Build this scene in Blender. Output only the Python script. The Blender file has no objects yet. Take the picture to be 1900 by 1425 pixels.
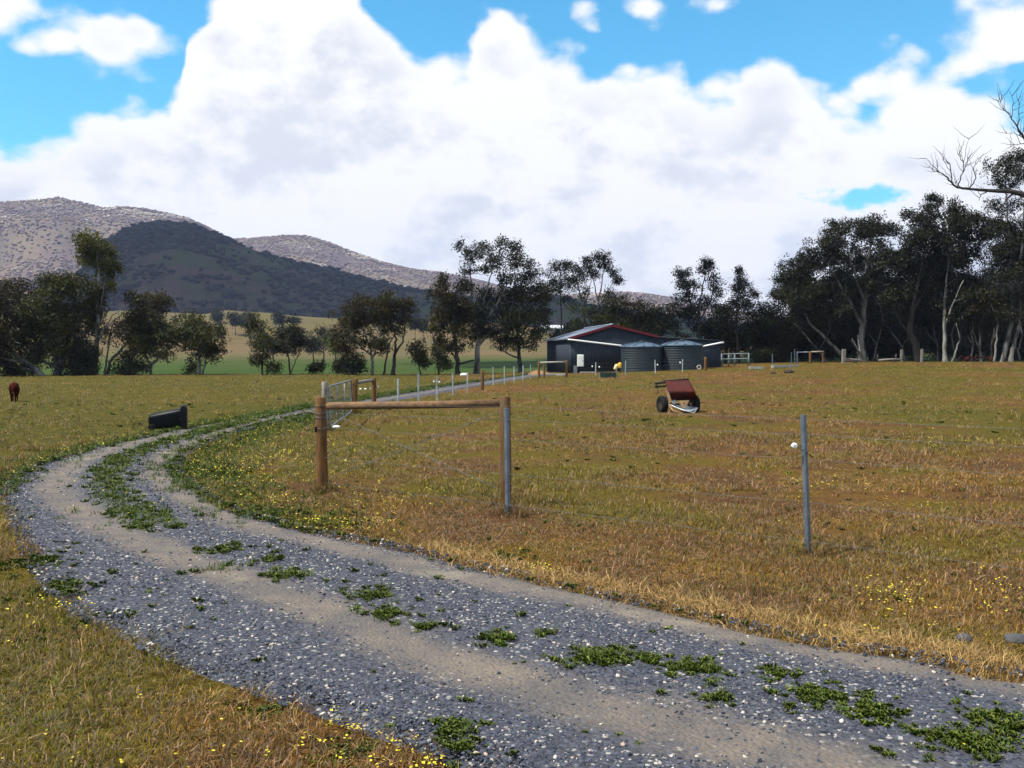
import bpy, bmesh, math, random
import numpy as np
from mathutils import Vector, Matrix

# ------------------------------------------------------------------ camera
SC = bpy.context.scene
COL = SC.collection
CAMH = 1.7
FPX = 35.0 / 36.0 * 1900.0
PITCH = math.atan((712.5 - 660.0) / FPX)
cam_d = bpy.data.cameras.new('camera')
cam_d.lens = 35.0; cam_d.sensor_width = 36.0
cam_d.clip_start = 0.1; cam_d.clip_end = 30000
cam = bpy.data.objects.new('camera', cam_d); COL.objects.link(cam)
cam.location = (0, 0, CAMH)
cam.rotation_euler = (math.pi / 2 - PITCH, 0, 0)
SC.camera = cam

# ------------------------------------------------------------------ light
SUN_EL, SUN_AZ = math.radians(58), math.radians(-105)      # azimuth from +Y, negative = to the left
SUN_DIR = Vector((math.sin(SUN_AZ) * math.cos(SUN_EL), math.cos(SUN_AZ) * math.cos(SUN_EL), math.sin(SUN_EL)))
sl = bpy.data.lights.new('sun', 'SUN'); sl.energy = 4.5; sl.angle = math.radians(0.53); sl.color = (1.0, 0.95, 0.86)
sun = bpy.data.objects.new('sun', sl); COL.objects.link(sun)
sun.rotation_euler = SUN_DIR.to_track_quat('Z', 'Y').to_euler()
sun.location = SUN_DIR * 200
SC.view_settings.view_transform = 'Standard'; SC.view_settings.look = 'None'
SC.view_settings.exposure = 0.66; SC.view_settings.gamma = 1.0
SC.view_settings.use_curve_mapping = False
SC.render.engine = 'CYCLES'
SC.cycles.use_denoising = True
SC.cycles.use_adaptive_sampling = True; SC.cycles.adaptive_threshold = 0.025
SC.cycles.max_bounces = 6
SC.cycles.diffuse_bounces = 3; SC.cycles.glossy_bounces = 2; SC.cycles.transmission_bounces = 3
SC.cycles.transparent_max_bounces = 8; SC.cycles.volume_bounces = 0
SC.cycles.caustics_reflective = False; SC.cycles.caustics_refractive = False


class NT:
    """small helper around a node tree"""
    def __init__(s, tree):
        s.t = tree; s.n = tree.nodes; s.l = tree.links
    def new(s, kind, **kw):
        n = s.n.new(kind)
        for k, v in kw.items(): setattr(n, k, v)
        return n
    def put(s, sock, v):
        if isinstance(v, bpy.types.NodeSocket): s.l.new(v, sock)
        elif v is not None: sock.default_value = v
    def math(s, op, a, b=None, c=None, clamp=False):
        n = s.new('ShaderNodeMath', operation=op); n.use_clamp = clamp
        s.put(n.inputs[0], a); s.put(n.inputs[1], b)
        if c is not None: s.put(n.inputs[2], c)
        return n.outputs[0]
    def vmath(s, op, a, b=None):
        n = s.new('ShaderNodeVectorMath', operation=op)
        s.put(n.inputs[0], a)
        if b is not None: s.put(n.inputs[1], b)
        return n.outputs[0]
    def noise(s, vec, scale, detail=4, rough=0.55, dist=0.0):
        n = s.new('ShaderNodeTexNoise')
        s.put(n.inputs['Vector'], vec); n.inputs['Scale'].default_value = scale
        n.inputs['Detail'].default_value = detail; n.inputs['Roughness'].default_value = rough
        n.inputs['Distortion'].default_value = dist
        return n.outputs[0]
    def mix(s, f, a, b, blend='MIX'):
        n = s.new('ShaderNodeMix', data_type='RGBA', blend_type=blend)
        s.put(n.inputs[0], f)
        s.put(n.inputs[6], a if isinstance(a, bpy.types.NodeSocket) else (*a[:3], 1))
        s.put(n.inputs[7], b if isinstance(b, bpy.types.NodeSocket) else (*b[:3], 1))
        return n.outputs[2]
    def step(s, v, lo, hi, smooth=True):
        n = s.new('ShaderNodeMapRange', interpolation_type='SMOOTHSTEP' if smooth else 'LINEAR')
        s.put(n.inputs[0], v); s.put(n.inputs[1], lo); s.put(n.inputs[2], hi)
        n.inputs[3].default_value = 0; n.inputs[4].default_value = 1
        return n.outputs[0]


# ------------------------------------------------------------------ sky
def px_dir(px, py):
    x = (px - 950.0) / FPX; z = (712.5 - py) / FPX
    c, s_ = math.cos(PITCH), math.sin(PITCH)
    return (x, c + z * s_, -s_ + z * c)

def px_azel(px, py):
    d = px_dir(px, py)
    return math.atan2(d[0], d[1]), math.atan2(d[2], math.hypot(d[0], d[1]))

world = bpy.data.worlds.new('World'); SC.world = world; world.use_nodes = True
W = NT(world.node_tree); W.n.clear()
sky = W.new('ShaderNodeTexSky', sky_type='NISHITA'); sky.sun_disc = False
sky.sun_elevation = SUN_EL; sky.sun_rotation = SUN_AZ
sky.air_density = 1.0; sky.dust_density = 0.4; sky.ozone_density = 2.5
SKY_STRENGTH = 0.1
tc = W.new('ShaderNodeTexCoord').outputs['Generated']
sep = W.new('ShaderNodeSeparateXYZ'); W.put(sep.inputs[0], tc)
az = W.math('ARCTAN2', sep.outputs[0], sep.outputs[1])
el = W.math('ARCSINE', sep.outputs[2])
# billowing displacement of the cloud edges
cv = W.new('ShaderNodeCombineXYZ'); W.put(cv.inputs[0], az); W.put(cv.inputs[1], W.math('MULTIPLY', el, 1.5))
P0 = cv.outputs[0]
warp = W.new('ShaderNodeTexNoise'); W.put(warp.inputs['Vector'], P0); warp.inputs['Scale'].default_value = 9.0; warp.inputs['Detail'].default_value = 4
P1 = W.vmath('ADD', P0, W.vmath('MULTIPLY', W.vmath('SUBTRACT', warp.outputs[1], (0.5, 0.5, 0.5)), (0.05, 0.05, 0.0)))
def cells(vec, scale):
    v = W.new('ShaderNodeTexVoronoi', feature='SMOOTH_F1'); W.put(v.inputs['Vector'], vec); v.inputs['Scale'].default_value = scale; v.inputs['Smoothness'].default_value = 0.25
    return v.outputs['Distance']
puffs = W.math('ADD', W.math('MULTIPLY', W.math('SUBTRACT', 0.42, cells(P1, 12.0)), 0.050), W.math('MULTIPLY', W.math('SUBTRACT', 0.42, cells(P1, 30.0)), 0.024))
nb = W.noise(P0, 8.0, 9, 0.58)
nb2 = W.noise(P0, 30.0, 7, 0.62)
edge_wob = W.math('ADD', puffs, W.math('ADD', W.math('MULTIPLY', W.math('SUBTRACT', nb, 0.5), 0.06), W.math('MULTIPLY', W.math('SUBTRACT', nb2, 0.5), 0.020)))
# top of the cloud bank against azimuth
EDGE = [(-700, 120), (-400, 160), (-200, 200), (-60, 215), (20, 232), (80, 215), (130, 215), (210, 195), (270, 182), (310, 168), (332, 150), (348, 70), (385, 0), (440, -60), (610, -80), (680, 0), (720, 48), (770, 78), (820, 88), (850, 100), (872, 84), (900, 42), (930, 32), (970, 42), (1010, 66), (1060, 84), (1110, 112), (1160, 112), (1220, 98), (1265, 112), (1300, 146), (1360, 145), (1400, 98), (1445, 82), (1495, 110), (1540, 165), (1600, 186), (1660, 205), (1720, 214), (1780, 180), (1830, 190), (1900, 200), (2000, 160), (2200, 190), (2600, 130)]
fc = W.new('ShaderNodeFloatCurve')
cm = fc.mapping; cu = cm.curves[0]
A0, A1, E0, E1 = -0.95, 0.95, 0.0, 0.5
pts = []
for p in EDGE:
    a_, e_ = px_azel(*p)
    pts.append(((a_ - A0) / (A1 - A0), min(max((e_ - E0) / (E1 - E0), 0), 1)))
pts = [(0.0, 0.5)] + [q for q in pts if 0.01 < q[0] < 0.99] + [(1.0, 0.5)]
cu.points[0].location = pts[0]; cu.points[1].location = pts[-1]
for q in pts[1:-1]: cu.points.new(*q)
for q in cu.points: q.handle_type = 'AUTO_CLAMPED'
cm.update()
W.put(fc.inputs['Value'], W.math('ADD', W.math('DIVIDE', W.math('SUBTRACT', az, A0), A1 - A0), W.math('MULTIPLY', edge_wob, 0.05)))
eltop = W.math('MULTIPLY', fc.outputs[0], E1 - E0)
field = W.math('SUBTRACT', eltop, el)
# detached puffs and one hole (azimuth/elevation ellipses)
def puff(px, py, rx, ry):
    a0, e0 = px_azel(px, py); sx, sy = rx / FPX, ry / FPX
    u = W.math('DIVIDE', W.math('SUBTRACT', az, a0), sx)
    v = W.math('DIVIDE', W.math('SUBTRACT', el, e0), sy)
    r = W.math('SQRT', W.math('ADD', W.math('MULTIPLY', u, u), W.math('MULTIPLY', v, v)))
    return W.math('MULTIPLY', W.math('SUBTRACT', 1.0, r), sy)
for p in [(180, 78, 120, 52), (60, 20, 90, 25), (1650, 165, 85, 42), (1862, 68, 80, 52), (1195, 18, 60, 16), (1700, 240, 120, 60)]:
    field = W.math('MAXIMUM', field, puff(*p))
# beyond the view the broken cumulus simply goes on
gen = W.math('MULTIPLY', W.math('SUBTRACT', W.noise(tc, 2.6, 8, 0.55), 0.47), 0.8)
far_side = W.math('MAXIMUM', W.step(W.math('ABSOLUTE', az), 0.6, 0.9), W.step(el, 0.34, 0.46))
n_ = W.new('ShaderNodeMix', data_type='FLOAT'); W.put(n_.inputs[0], far_side); W.put(n_.inputs[2], field); W.put(n_.inputs[3], gen)
field = W.math('ADD', W.math('ADD', n_.outputs[0], 0.005), edge_wob)
for p in [(1592, 366, 85, 17), (1530, 355, 45, 10)]:
    field = W.math('MINIMUM', field, W.math('ADD', W.math('MULTIPLY', puff(*p), -2.2), W.math('ADD', W.math('MULTIPLY', W.math('SUBTRACT', nb2, 0.5), 0.07), W.math('ADD', W.math('MULTIPLY', W.math('SUBTRACT', nb, 0.5), 0.10), 0.012))))
alpha = W.step(field, -0.006, 0.014)
# soft relief: thicker parts greyer, sun-side tops white
nlo = W.noise(P0, 5.0, 7, 0.6)
off = W.vmath('ADD', P0, (-0.03, 0.05, 0.0))
nlo2 = W.noise(off, 5.0, 7, 0.6)
relief = W.math('SUBTRACT', nlo, nlo2)
shade = W.math('ADD', W.math('MULTIPLY', relief, 2.4), W.math('MULTIPLY', W.math('SUBTRACT', nlo, 0.52), 1.6))
deep = W.step(field, 0.0, 0.07)
greyf = W.math('MULTIPLY', W.step(W.math('MULTIPLY', shade, -1.0), -0.10, 0.42), deep)
CL = 0.72 / SKY_STRENGTH
cloud = W.mix(greyf, (CL * 1.0, CL * 1.0, CL * 0.985), (CL * 0.735, CL * 0.77, CL * 0.84))
skycol = W.mix(1.0, sky.outputs[0], (0.42, 1.26, 1.38), 'MULTIPLY')
hz = W.step(el, 0.0, 0.12)
final = W.mix(alpha, skycol, cloud)
bg = W.new('ShaderNodeBackground'); W.put(bg.inputs[0], final); bg.inputs[1].default_value = SKY_STRENGTH
wo = W.new('ShaderNodeOutputWorld'); W.l.new(bg.outputs[0], wo.inputs[0])
world.cycles.sampling_method = 'MANUAL'; world.cycles.sample_map_resolution = 512

# ------------------------------------------------------------------ helpers
def sstep(a, b, x):
    t = np.clip((np.asarray(x, float) - a) / (b - a), 0, 1)
    return t * t * (3 - 2 * t)

def vnoise(x, y, seed=0):
    """cheap smooth value noise, vectorised"""
    x = np.asarray(x, float); y = np.asarray(y, float)
    xi = np.floor(x).astype(np.int64); yi = np.floor(y).astype(np.int64)
    fx = x - xi; fy = y - yi
    fx = fx * fx * (3 - 2 * fx); fy = fy * fy * (3 - 2 * fy)
    def h(i, j):
        n = (i * 374761393 + j * 668265263 + seed * 1442695041) & 0xffffffff
        n = ((n ^ (n >> 13)) * 1274126177) & 0xffffffff
        n = n ^ (n >> 16)
        return (n & 0xffff) / 65535.0
    return (h(xi, yi) * (1 - fx) + h(xi + 1, yi) * fx) * (1 - fy) + (h(xi, yi + 1) * (1 - fx) + h(xi + 1, yi + 1) * fx) * fy

def fbm(x, y, oct=4, seed=0):
    s = 0; a = 0.5; f = 1.0; tot = 0
    for o in range(oct):
        s = s + a * vnoise(np.asarray(x) * f, np.asarray(y) * f, seed + o * 17); tot += a
        a *= 0.5; f *= 2.03
    return s / tot

def px_profile(pts):
    """pixel polyline -> function azimuth -> tangent of elevation"""
    A = []; T = []
    for p in pts:
        d = px_dir(*p); A.append(math.atan2(d[0], d[1])); T.append(d[2] / math.hypot(d[0], d[1]))
    return lambda a: np.interp(a, A, T)

tan_crest = px_profile([(-900, 640), (-500, 610), (-200, 585), (0, 575), (200, 582), (300, 588), (380, 592), (420, 582), (470, 583), (560, 588), (640, 592), (760, 602), (860, 606), (960, 612), (1050, 622), (1200, 636), (1500, 645), (2200, 645), (3500, 650)])
def hgt(x, y):
    x = np.asarray(x, float); y = np.asarray(y, float)
    r = np.hypot(x, y); a = np.arctan2(x, y)
    z = 1.12 * sstep(25, 92, y) * sstep(-6, 36, x)
    z = z + 0.05 * (fbm(x / 7.0, y / 7.0, 2, 5) - 0.5) * sstep(14, 40, r)
    front = sstep(2.4, 1.2, np.abs(a))
    flat = 2.6 * sstep(130, 420, r)
    crest = CAMH + tan_crest(a) * 640
    hill = (crest - flat) * sstep(330, 640, r) * sstep(1500, 900, r) * front
    hill = hill + 11.0 * (fbm(x / 90.0, y / 90.0, 3, 9) - 0.5) * sstep(380, 560, r) * sstep(640, 600, r)
    return z * sstep(260, 140, r) + flat * front + np.maximum(hill, 0)

def hz_(x, y): return float(hgt(x, y))

def G(px, py, lift=0.0):
    """ground point seen at a pixel of the photograph"""
    d = px_dir(px, py); t = None
    t = CAMH / max(-d[2], 1e-4) if d[2] < 0 else 200.0
    t = min(t, 200.0)
    for _ in range(30):
        x, y = d[0] * t, d[1] * t
        zt = CAMH + d[2] * t; h = hz_(x, y)
        if d[2] < -1e-5: t += (zt - h) / (-d[2]) * 0.6
    return Vector((d[0] * t, d[1] * t, hz_(d[0] * t, d[1] * t) + lift))

def AT(px, py, Y):
    d = px_dir(px, py); t = Y / d[1]
    return Vector((d[0] * t, Y, CAMH + d[2] * t))

def ONG(px, Y):
    d = px_dir(px, 690); x = d[0] * Y / d[1]
    return Vector((x, Y, hz_(x, Y)))

def tag(o, label=None, cat=None, group=None, kind=None):
    if label: o['label'] = label
    if cat: o['category'] = cat
    if group: o['group'] = group
    if kind: o['kind'] = kind
    return o

def empty(name, loc, rz=0.0):
    o = bpy.data.objects.new(name, None); COL.objects.link(o)
    o.location = loc; o.rotation_euler = (0, 0, rz); o.empty_display_size = 0.2
    return o

def link(name, me, mat=None, parent=None, world=False):
    o = bpy.data.objects.new(name, me); COL.objects.link(o)
    if mat is not None and len(me.materials) == 0: me.materials.append(mat)
    if parent is not None:
        o.parent = parent
        if world:   # vertices are given in world space
            o.matrix_parent_inverse = (Matrix.Translation(parent.location) @ parent.rotation_euler.to_matrix().to_4x4()).inverted()
    return o

def np_mesh(name, V, F, cols=None, smooth=False):
    """V (n,3); F (m,k) with one k"""
    V = np.ascontiguousarray(V, dtype=np.float32); F = np.ascontiguousarray(F, dtype=np.int32)
    me = bpy.data.meshes.new(name); n, k = F.shape
    me.vertices.add(len(V)); me.vertices.foreach_set('co', V.ravel())
    me.loops.add(n * k); me.loops.foreach_set('vertex_index', F.ravel())
    me.polygons.add(n)
    me.polygons.foreach_set('loop_start', np.arange(0, n * k, k, dtype=np.int32))
    me.polygons.foreach_set('loop_total', np.full(n, k, dtype=np.int32))
    if smooth: me.polygons.foreach_set('use_smooth', np.ones(n, dtype=bool))
    if cols is not None:
        at = me.color_attributes.new('Col', 'FLOAT_COLOR', 'POINT')
        c = np.ones((len(V), 4), dtype=np.float32); c[:, :cols.shape[1]] = cols
        at.data.foreach_set('color', c.ravel())
    me.update(calc_edges=True); me.validate()
    return me

class MB:
    """collects shapes; build() links them as one mesh object"""
    def __init__(s): s.v = []; s.f = []; s.sm = []
    def add(s, vs, fs, smooth=False):
        b = len(s.v); s.v += [tuple(v) for v in vs]
        s.f += [tuple(i + b for i in f) for f in fs]; s.sm += [smooth] * len(fs)
        return s
    def box(s, c, size, R=None):
        c = Vector(c); hx, hy, hz = [q / 2 for q in size]
        vs = [Vector((x, y, z)) for x in (-hx, hx) for y in (-hy, hy) for z in (-hz, hz)]
        if R is not None: vs = [R @ v for v in vs]
        return s.add([v + c for v in vs], [(0, 1, 3, 2), (4, 6, 7, 5), (0, 4, 5, 1), (2, 3, 7, 6), (0, 2, 6, 4), (1, 5, 7, 3)])
    def tube(s, pts, rad, sides=8, cap=True, smooth=True):
        pts = [Vector(p) for p in pts]; n = len(pts)
        if not hasattr(rad, '__len__'): rad = [rad] * n
        vs = []; up = None
        for i, p in enumerate(pts):
            d = (pts[min(i + 1, n - 1)] - pts[max(i - 1, 0)])
            d = d.normalized() if d.length > 1e-9 else Vector((0, 0, 1))
            if up is None: up = Vector((0, 0, 1)) if abs(d.z) < 0.9 else Vector((1, 0, 0))
            a = d.cross(up).normalized(); b = a.cross(d).normalized(); up = b
            for k in range(sides):
                t = 2 * math.pi * k / sides
                vs.append(p + (a * math.cos(t) + b * math.sin(t)) * rad[i])
        fs = []
        for i in range(n - 1):
            for k in range(sides):
                k2 = (k + 1) % sides
                fs.append((i * sides + k, i * sides + k2, (i + 1) * sides + k2, (i + 1) * sides + k))
        s.add(vs, fs, smooth)
        if cap:
            b = len(s.v) - len(vs)
            s.f.append(tuple(b + k for k in range(sides))[::-1]); s.sm.append(False)
            s.f.append(tuple(b + (n - 1) * sides + k for k in range(sides))); s.sm.append(False)
        return s
    def lathe(s, prof, c=(0, 0, 0), sides=32, axis='Z', smooth=True):
        vs = []
        for r, h in prof:
            for k in range(sides):
                t = 2 * math.pi * k / sides
                p = (r * math.cos(t), r * math.sin(t), h)
                if axis == 'X': p = (h, p[0], p[1])
                if axis == 'Y': p = (p[0], h, p[1])
                vs.append((p[0] + c[0], p[1] + c[1], p[2] + c[2]))
        fs = []
        for i in range(len(prof) - 1):
            for k in range(sides):
                k2 = (k + 1) % sides
                fs.append((i * sides + k, i * sides + k2, (i + 1) * sides + k2, (i + 1) * sides + k))
        return s.add(vs, fs, smooth)
    def prism(s, poly, vec, smooth=False):
        """polygon (3-D points) swept along vec"""
        n = len(poly); vec = Vector(vec)
        vs = [Vector(p) for p in poly] + [Vector(p) + vec for p in poly]
        fs = [tuple(range(n))[::-1], tuple(range(n, 2 * n))]
        fs += [(i, (i + 1) % n, (i + 1) % n + n, i + n) for i in range(n)]
        return s.add(vs, fs, smooth)
    def sheet(s, rows, thick, nrm):
        """grid of points (list of rows) given a thickness along nrm"""
        nr, nc = len(rows), len(rows[0]); nrm = Vector(nrm)
        top = [Vector(p) for r in rows for p in r]; bot = [p - nrm * thick for p in top]
        fs = []; o = nr * nc
        for i in range(nr - 1):
            for j in range(nc - 1):
                a, b, c, d = i * nc + j, i * nc + j + 1, (i + 1) * nc + j + 1, (i + 1) * nc + j
                fs += [(a, b, c, d), (a + o, d + o, c + o, b + o)]
        for j in range(nc - 1):
            for i in (0, nr - 1):
                a, b = i * nc + j, i * nc + j + 1; fs.append((a, a + o, b + o, b))
        for i in range(nr - 1):
            for j in (0, nc - 1):
                a, b = i * nc + j, (i + 1) * nc + j; fs.append((a, b, b + o, a + o))
        return s.add(top + bot, fs, True)
    def mesh(s, name):
        me = bpy.data.meshes.new(name); me.from_pydata([tuple(v) for v in s.v], [], s.f)
        me.polygons.foreach_set('use_smooth', s.sm)
        bm = bmesh.new(); bm.from_mesh(me); bmesh.ops.recalc_face_normals(bm, faces=bm.faces); bm.to_mesh(me); bm.free()
        me.update(); return me
    def build(s, name, mat, parent=None, bevel=0.0, world=False):
        me = s.mesh(name); o = link(name, me, mat, parent, world)
        if bevel:
            m = o.modifiers.new('bevel', 'BEVEL'); m.width = bevel; m.segments = 2; m.limit_method = 'ANGLE'
        return o

# ------------------------------------------------------------------ materials
MATS = {}
def base_mat(name):
    m = bpy.data.materials.new(name); m.use_nodes = True
    T = NT(m.node_tree); b = T.n.get('Principled BSDF')
    MATS[name] = m
    return m, T, b

def worn(name, c1, c2, scale=6.0, rough=0.7, metal=0.0, bump=0.15, stretch=(1, 1, 1), detail=6, spec=0.3, dirt=None, dirt_amt=0.5):
    """two-tone noise material with fine bump, optional dirt in blotches"""
    m, T, b = base_mat(name)
    co = T.new('ShaderNodeTexCoord').outputs['Object']
    v = T.vmath('MULTIPLY', co, stretch)
    f = T.noise(v, scale, detail, 0.6)
    c = T.mix(T.step(f, 0.35, 0.68), c1, c2)
    if dirt is not None:
        g = T.noise(co, scale * 0.35, 5, 0.65)
        c = T.mix(T.math('MULTIPLY', T.step(g, 0.5, 0.68), dirt_amt), c, dirt)
    T.put(b.inputs['Base Color'], c)
    b.inputs['Roughness'].default_value = rough; b.inputs['Metallic'].default_value = metal
    b.inputs['Specular IOR Level'].default_value = spec
    if bump:
        bn = T.new('ShaderNodeBump'); bn.inputs['Strength'].default_value = bump; bn.inputs['Distance'].default_value = 0.02
        T.put(bn.inputs['Height'], T.noise(v, scale * 3, 5, 0.6)); T.put(b.inputs['Normal'], bn.outputs[0])
    return m

worn('steel', (0.21, 0.245, 0.285), (0.13, 0.16, 0.195), 9, 0.45, 0.6, 0.1)
worn('wire', (0.16, 0.165, 0.17), (0.09, 0.09, 0.095), 20, 0.6, 0.4, 0.0)
worn('pine_post', (0.165, 0.078, 0.022), (0.080, 0.038, 0.013), 5, 0.85, 0, 0.5, (6, 6, 0.7), dirt=(0.10, 0.075, 0.05), dirt_amt=0.6)
worn('pine_rail', (0.20, 0.112, 0.052), (0.10, 0.054, 0.026), 5, 0.85, 0, 0.5, (0.7, 6, 6), dirt=(0.12, 0.085, 0.06), dirt_amt=0.6)
worn('old_wood', (0.27, 0.245, 0.215), (0.12, 0.105, 0.09), 6, 0.9, 0, 0.5, (5, 5, 0.8))
worn('pale_wood', (0.5, 0.46, 0.38), (0.34, 0.30, 0.24), 6, 0.9, 0, 0.4)
worn('plastic_white', (0.86, 0.86, 0.85), (0.8, 0.8, 0.78), 12, 0.45, 0, 0.05)
worn('plastic_black', (0.003, 0.003, 0.005), (0.005, 0.005, 0.007), 10, 0.5, 0, 0.05, spec=0.2)
worn('bin_plastic', (0.0015, 0.002, 0.004), (0.002, 0.003, 0.005), 7, 0.40, 0, 0.05, spec=0.12, dirt=(0.02, 0.02, 0.02), dirt_amt=0.25)
worn('rust_red', (0.075, 0.012, 0.009), (0.040, 0.008, 0.006), 4, 0.85, 0.0, 0.2, dirt=(0.055, 0.02, 0.012), dirt_amt=0.8, spec=0.2)
worn('dark_iron', (0.03, 0.024, 0.02), (0.055, 0.035, 0.025), 9, 0.75, 0.3, 0.25)
worn('tan_metal', (0.42, 0.28, 0.16), (0.30, 0.18, 0.09), 8, 0.75, 0.1, 0.2, dirt=(0.14, 0.06, 0.03), dirt_amt=0.6)
worn('pale_metal', (0.55, 0.6, 0.62), (0.38, 0.42, 0.45), 5, 0.35, 0.5, 0.15, dirt=(0.25, 0.18, 0.12), dirt_amt=0.5)
worn('rubber', (0.008, 0.008, 0.009), (0.014, 0.013, 0.013), 12, 0.9, 0, 0.3, spec=0.2)
worn('shed_wall', (0.022, 0.030, 0.042), (0.030, 0.039, 0.054), 1.5, 0.8, 0.0, 0.05, spec=0.25)
worn('shed_roof', (0.20, 0.235, 0.30), (0.15, 0.18, 0.24), 1.2, 0.45, 0.3, 0.05)
worn('shed_roof_dark', (0.03, 0.036, 0.045), (0.04, 0.047, 0.055), 1.2, 0.8, 0.0, 0.05, spec=0.2)
worn('red_trim', (0.15, 0.008, 0.014), (0.11, 0.006, 0.010), 3, 0.45, 0, 0.05)
worn('tank', (0.030, 0.045, 0.058), (0.040, 0.056, 0.068), 1.3, 0.6, 0.0, 0.05, spec=0.35)
worn('tank_lid', (0.06, 0.10, 0.15), (0.08, 0.12, 0.17), 1.5, 0.42, 0.2, 0.05)
worn('cream_paint', (0.80, 0.81, 0.76), (0.72, 0.73, 0.68), 3, 0.6, 0, 0.05)
worn('grey_paint', (0.16, 0.19, 0.21), (0.12, 0.145, 0.165), 4, 0.6, 0, 0.05)
worn('yellow_plastic', (0.72, 0.42, 0.03), (0.6, 0.34, 0.03), 6, 0.45, 0, 0.05)
worn('cream_plastic', (0.75, 0.62, 0.32), (0.65, 0.52, 0.26), 6, 0.5, 0, 0.05)
worn('trough_green', (0.010, 0.030, 0.022), (0.016, 0.040, 0.030), 6, 0.5, 0, 0.1)
worn('sand', (0.25, 0.14, 0.06), (0.18, 0.10, 0.045), 5, 0.95, 0, 0.6)
worn('concrete', (0.36, 0.35, 0.32), (0.27, 0.26, 0.24), 5, 0.9, 0, 0.3)
worn('hide', (0.050, 0.009, 0.004), (0.026, 0.005, 0.003), 9, 0.95, 0, 0.3, spec=0.03)
worn('stone_grey', (0.07, 0.07, 0.075), (0.045, 0.045, 0.05), 9, 0.9, 0, 0.5)
worn('stone_pale', (0.52, 0.46, 0.38), (0.42, 0.37, 0.31), 9, 0.9, 0, 0.4)
worn('stone_pink', (0.42, 0.22, 0.17), (0.34, 0.18, 0.14), 9, 0.9, 0, 0.4)
worn('cloud_white', (0.9, 0.9, 0.9), (0.86, 0.86, 0.87), 0.01, 1.0, 0, 0.0)
worn('bark_pale', (0.23, 0.22, 0.20), (0.035, 0.03, 0.026), 2.4, 0.9, 0, 0.3, (1, 1, 0.22))
worn('bark_dark', (0.05, 0.042, 0.036), (0.022, 0.018, 0.015), 2.0, 0.95, 0, 0.4, (1, 1, 0.3))
worn('bark_grey', (0.16, 0.15, 0.14), (0.03, 0.026, 0.022), 2.4, 0.9, 0, 0.35, (1, 1, 0.25))
worn('roof_far', (0.5, 0.5, 0.52), (0.42, 0.42, 0.45), 0.6, 0.5, 0.2, 0)

def attr_leaf(name, trans=0.25, rough=0.6, tint=(1, 1, 1)):
    m, T, b = base_mat(name)
    a = T.new('ShaderNodeAttribute'); a.attribute_name = 'Col'
    c = T.mix(1.0, a.outputs[0], tint, 'MULTIPLY')
    T.put(b.inputs['Base Color'], c); b.inputs['Roughness'].default_value = rough
    b.inputs['Specular IOR Level'].default_value = 0.25
    tr = T.new('ShaderNodeBsdfTranslucent'); T.put(tr.inputs[0], T.mix(1.0, c, (1.1, 1.2, 0.5), 'MULTIPLY'))
    mx = T.new('ShaderNodeMixShader'); mx.inputs[0].default_value = trans
    T.l.new(b.outputs[0], mx.inputs[1]); T.l.new(tr.outputs[0], mx.inputs[2])
    T.l.new(mx.outputs[0], T.n['Material Output'].inputs[0])
    return m
attr_leaf('leaf', 0.2)
attr_leaf('forest', 0.0, 0.9)

# shared patchwork of the paddock, in world space: returns (dryness colour)
def paddock_colour(T, fine=True):
    pos = T.new('ShaderNodeNewGeometry').outputs['Position']
    flat = T.vmath('MULTIPLY', pos, (1, 1, 0))
    big = T.noise(flat, 0.11, 5, 0.62, 0.4)
    mid = T.noise(flat, 0.55, 5, 0.65, 0.3)
    sm = T.noise(flat, 3.2, 5, 0.7)
    c = T.mix(T.step(mid, 0.36, 0.62), (0.152, 0.081, 0.028), (0.242, 0.132, 0.022))
    c = T.mix(T.math('MULTIPLY', T.step(sm, 0.50, 0.70), 0.5), c, (0.12, 0.075, 0.036))
    sp = T.new('ShaderNodeSeparateXYZ'); T.put(sp.inputs[0], pos)
    # greener further out and to the left of the drive
    lg = T.math('ADD', T.math('MULTIPLY', T.step(sp.outputs[1], 8.0, 22.0), 0.045), T.math('ADD', T.math('MULTIPLY', T.step(sp.outputs[0], 0.0, -9.0), 0.10), T.math('MULTIPLY', T.math('MULTIPLY', T.step(sp.outputs[0], -0.5, -2.0), T.step(sp.outputs[1], 10.0, 6.0)), 0.09)))
    g = T.math('ADD', T.math('ADD', T.math('MULTIPLY', big, 0.62), T.math('MULTIPLY', mid, 0.38)), lg)
    gf = T.step(g, 0.462, 0.595)
    c = T.mix(T.math('MULTIPLY', gf, 0.85), c, (0.135, 0.124, 0.007))
    c = T.mix(T.math('MULTIPLY', T.step(g, 0.55, 0.66), T.math('MULTIPLY', T.step(sm, 0.42, 0.58), 0.75)), c, (0.050, 0.074, 0.005))
    return c, pos, sm, gf

# ------------------------------------------------------------------ the ground sheet
m, T, b = base_mat('ground')
pc, pos, sm, gf = paddock_colour(T)
at = T.new('ShaderNodeAttribute'); at.attribute_name = 'Col'
ss = T.new('ShaderNodeSeparateColor'); T.put(ss.inputs[0], at.outputs[0])
gn = T.noise(pos, 0.02, 6, 0.6)
fine = T.noise(pos, 19.0, 6, 0.8)
pc = T.mix(T.step(fine, 0.35, 0.75), T.mix(1.0, pc, (0.30, 0.26, 0.30), 'MULTIPLY'), T.mix(1.0, pc, (1.05, 0.98, 0.98), 'MULTIPLY'))
green = T.mix(T.step(gn, 0.35, 0.65), (0.022, 0.050, 0.004), (0.038, 0.066, 0.006))
green = T.mix(T.step(T.noise(pos, 0.09, 5, 0.65), 0.45, 0.62), green, (0.040, 0.056, 0.010))
tn = T.noise(pos, 0.012, 7, 0.62)
tan = T.mix(T.step(tn, 0.38, 0.62), (0.125, 0.082, 0.038), (0.095, 0.080, 0.024))
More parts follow.
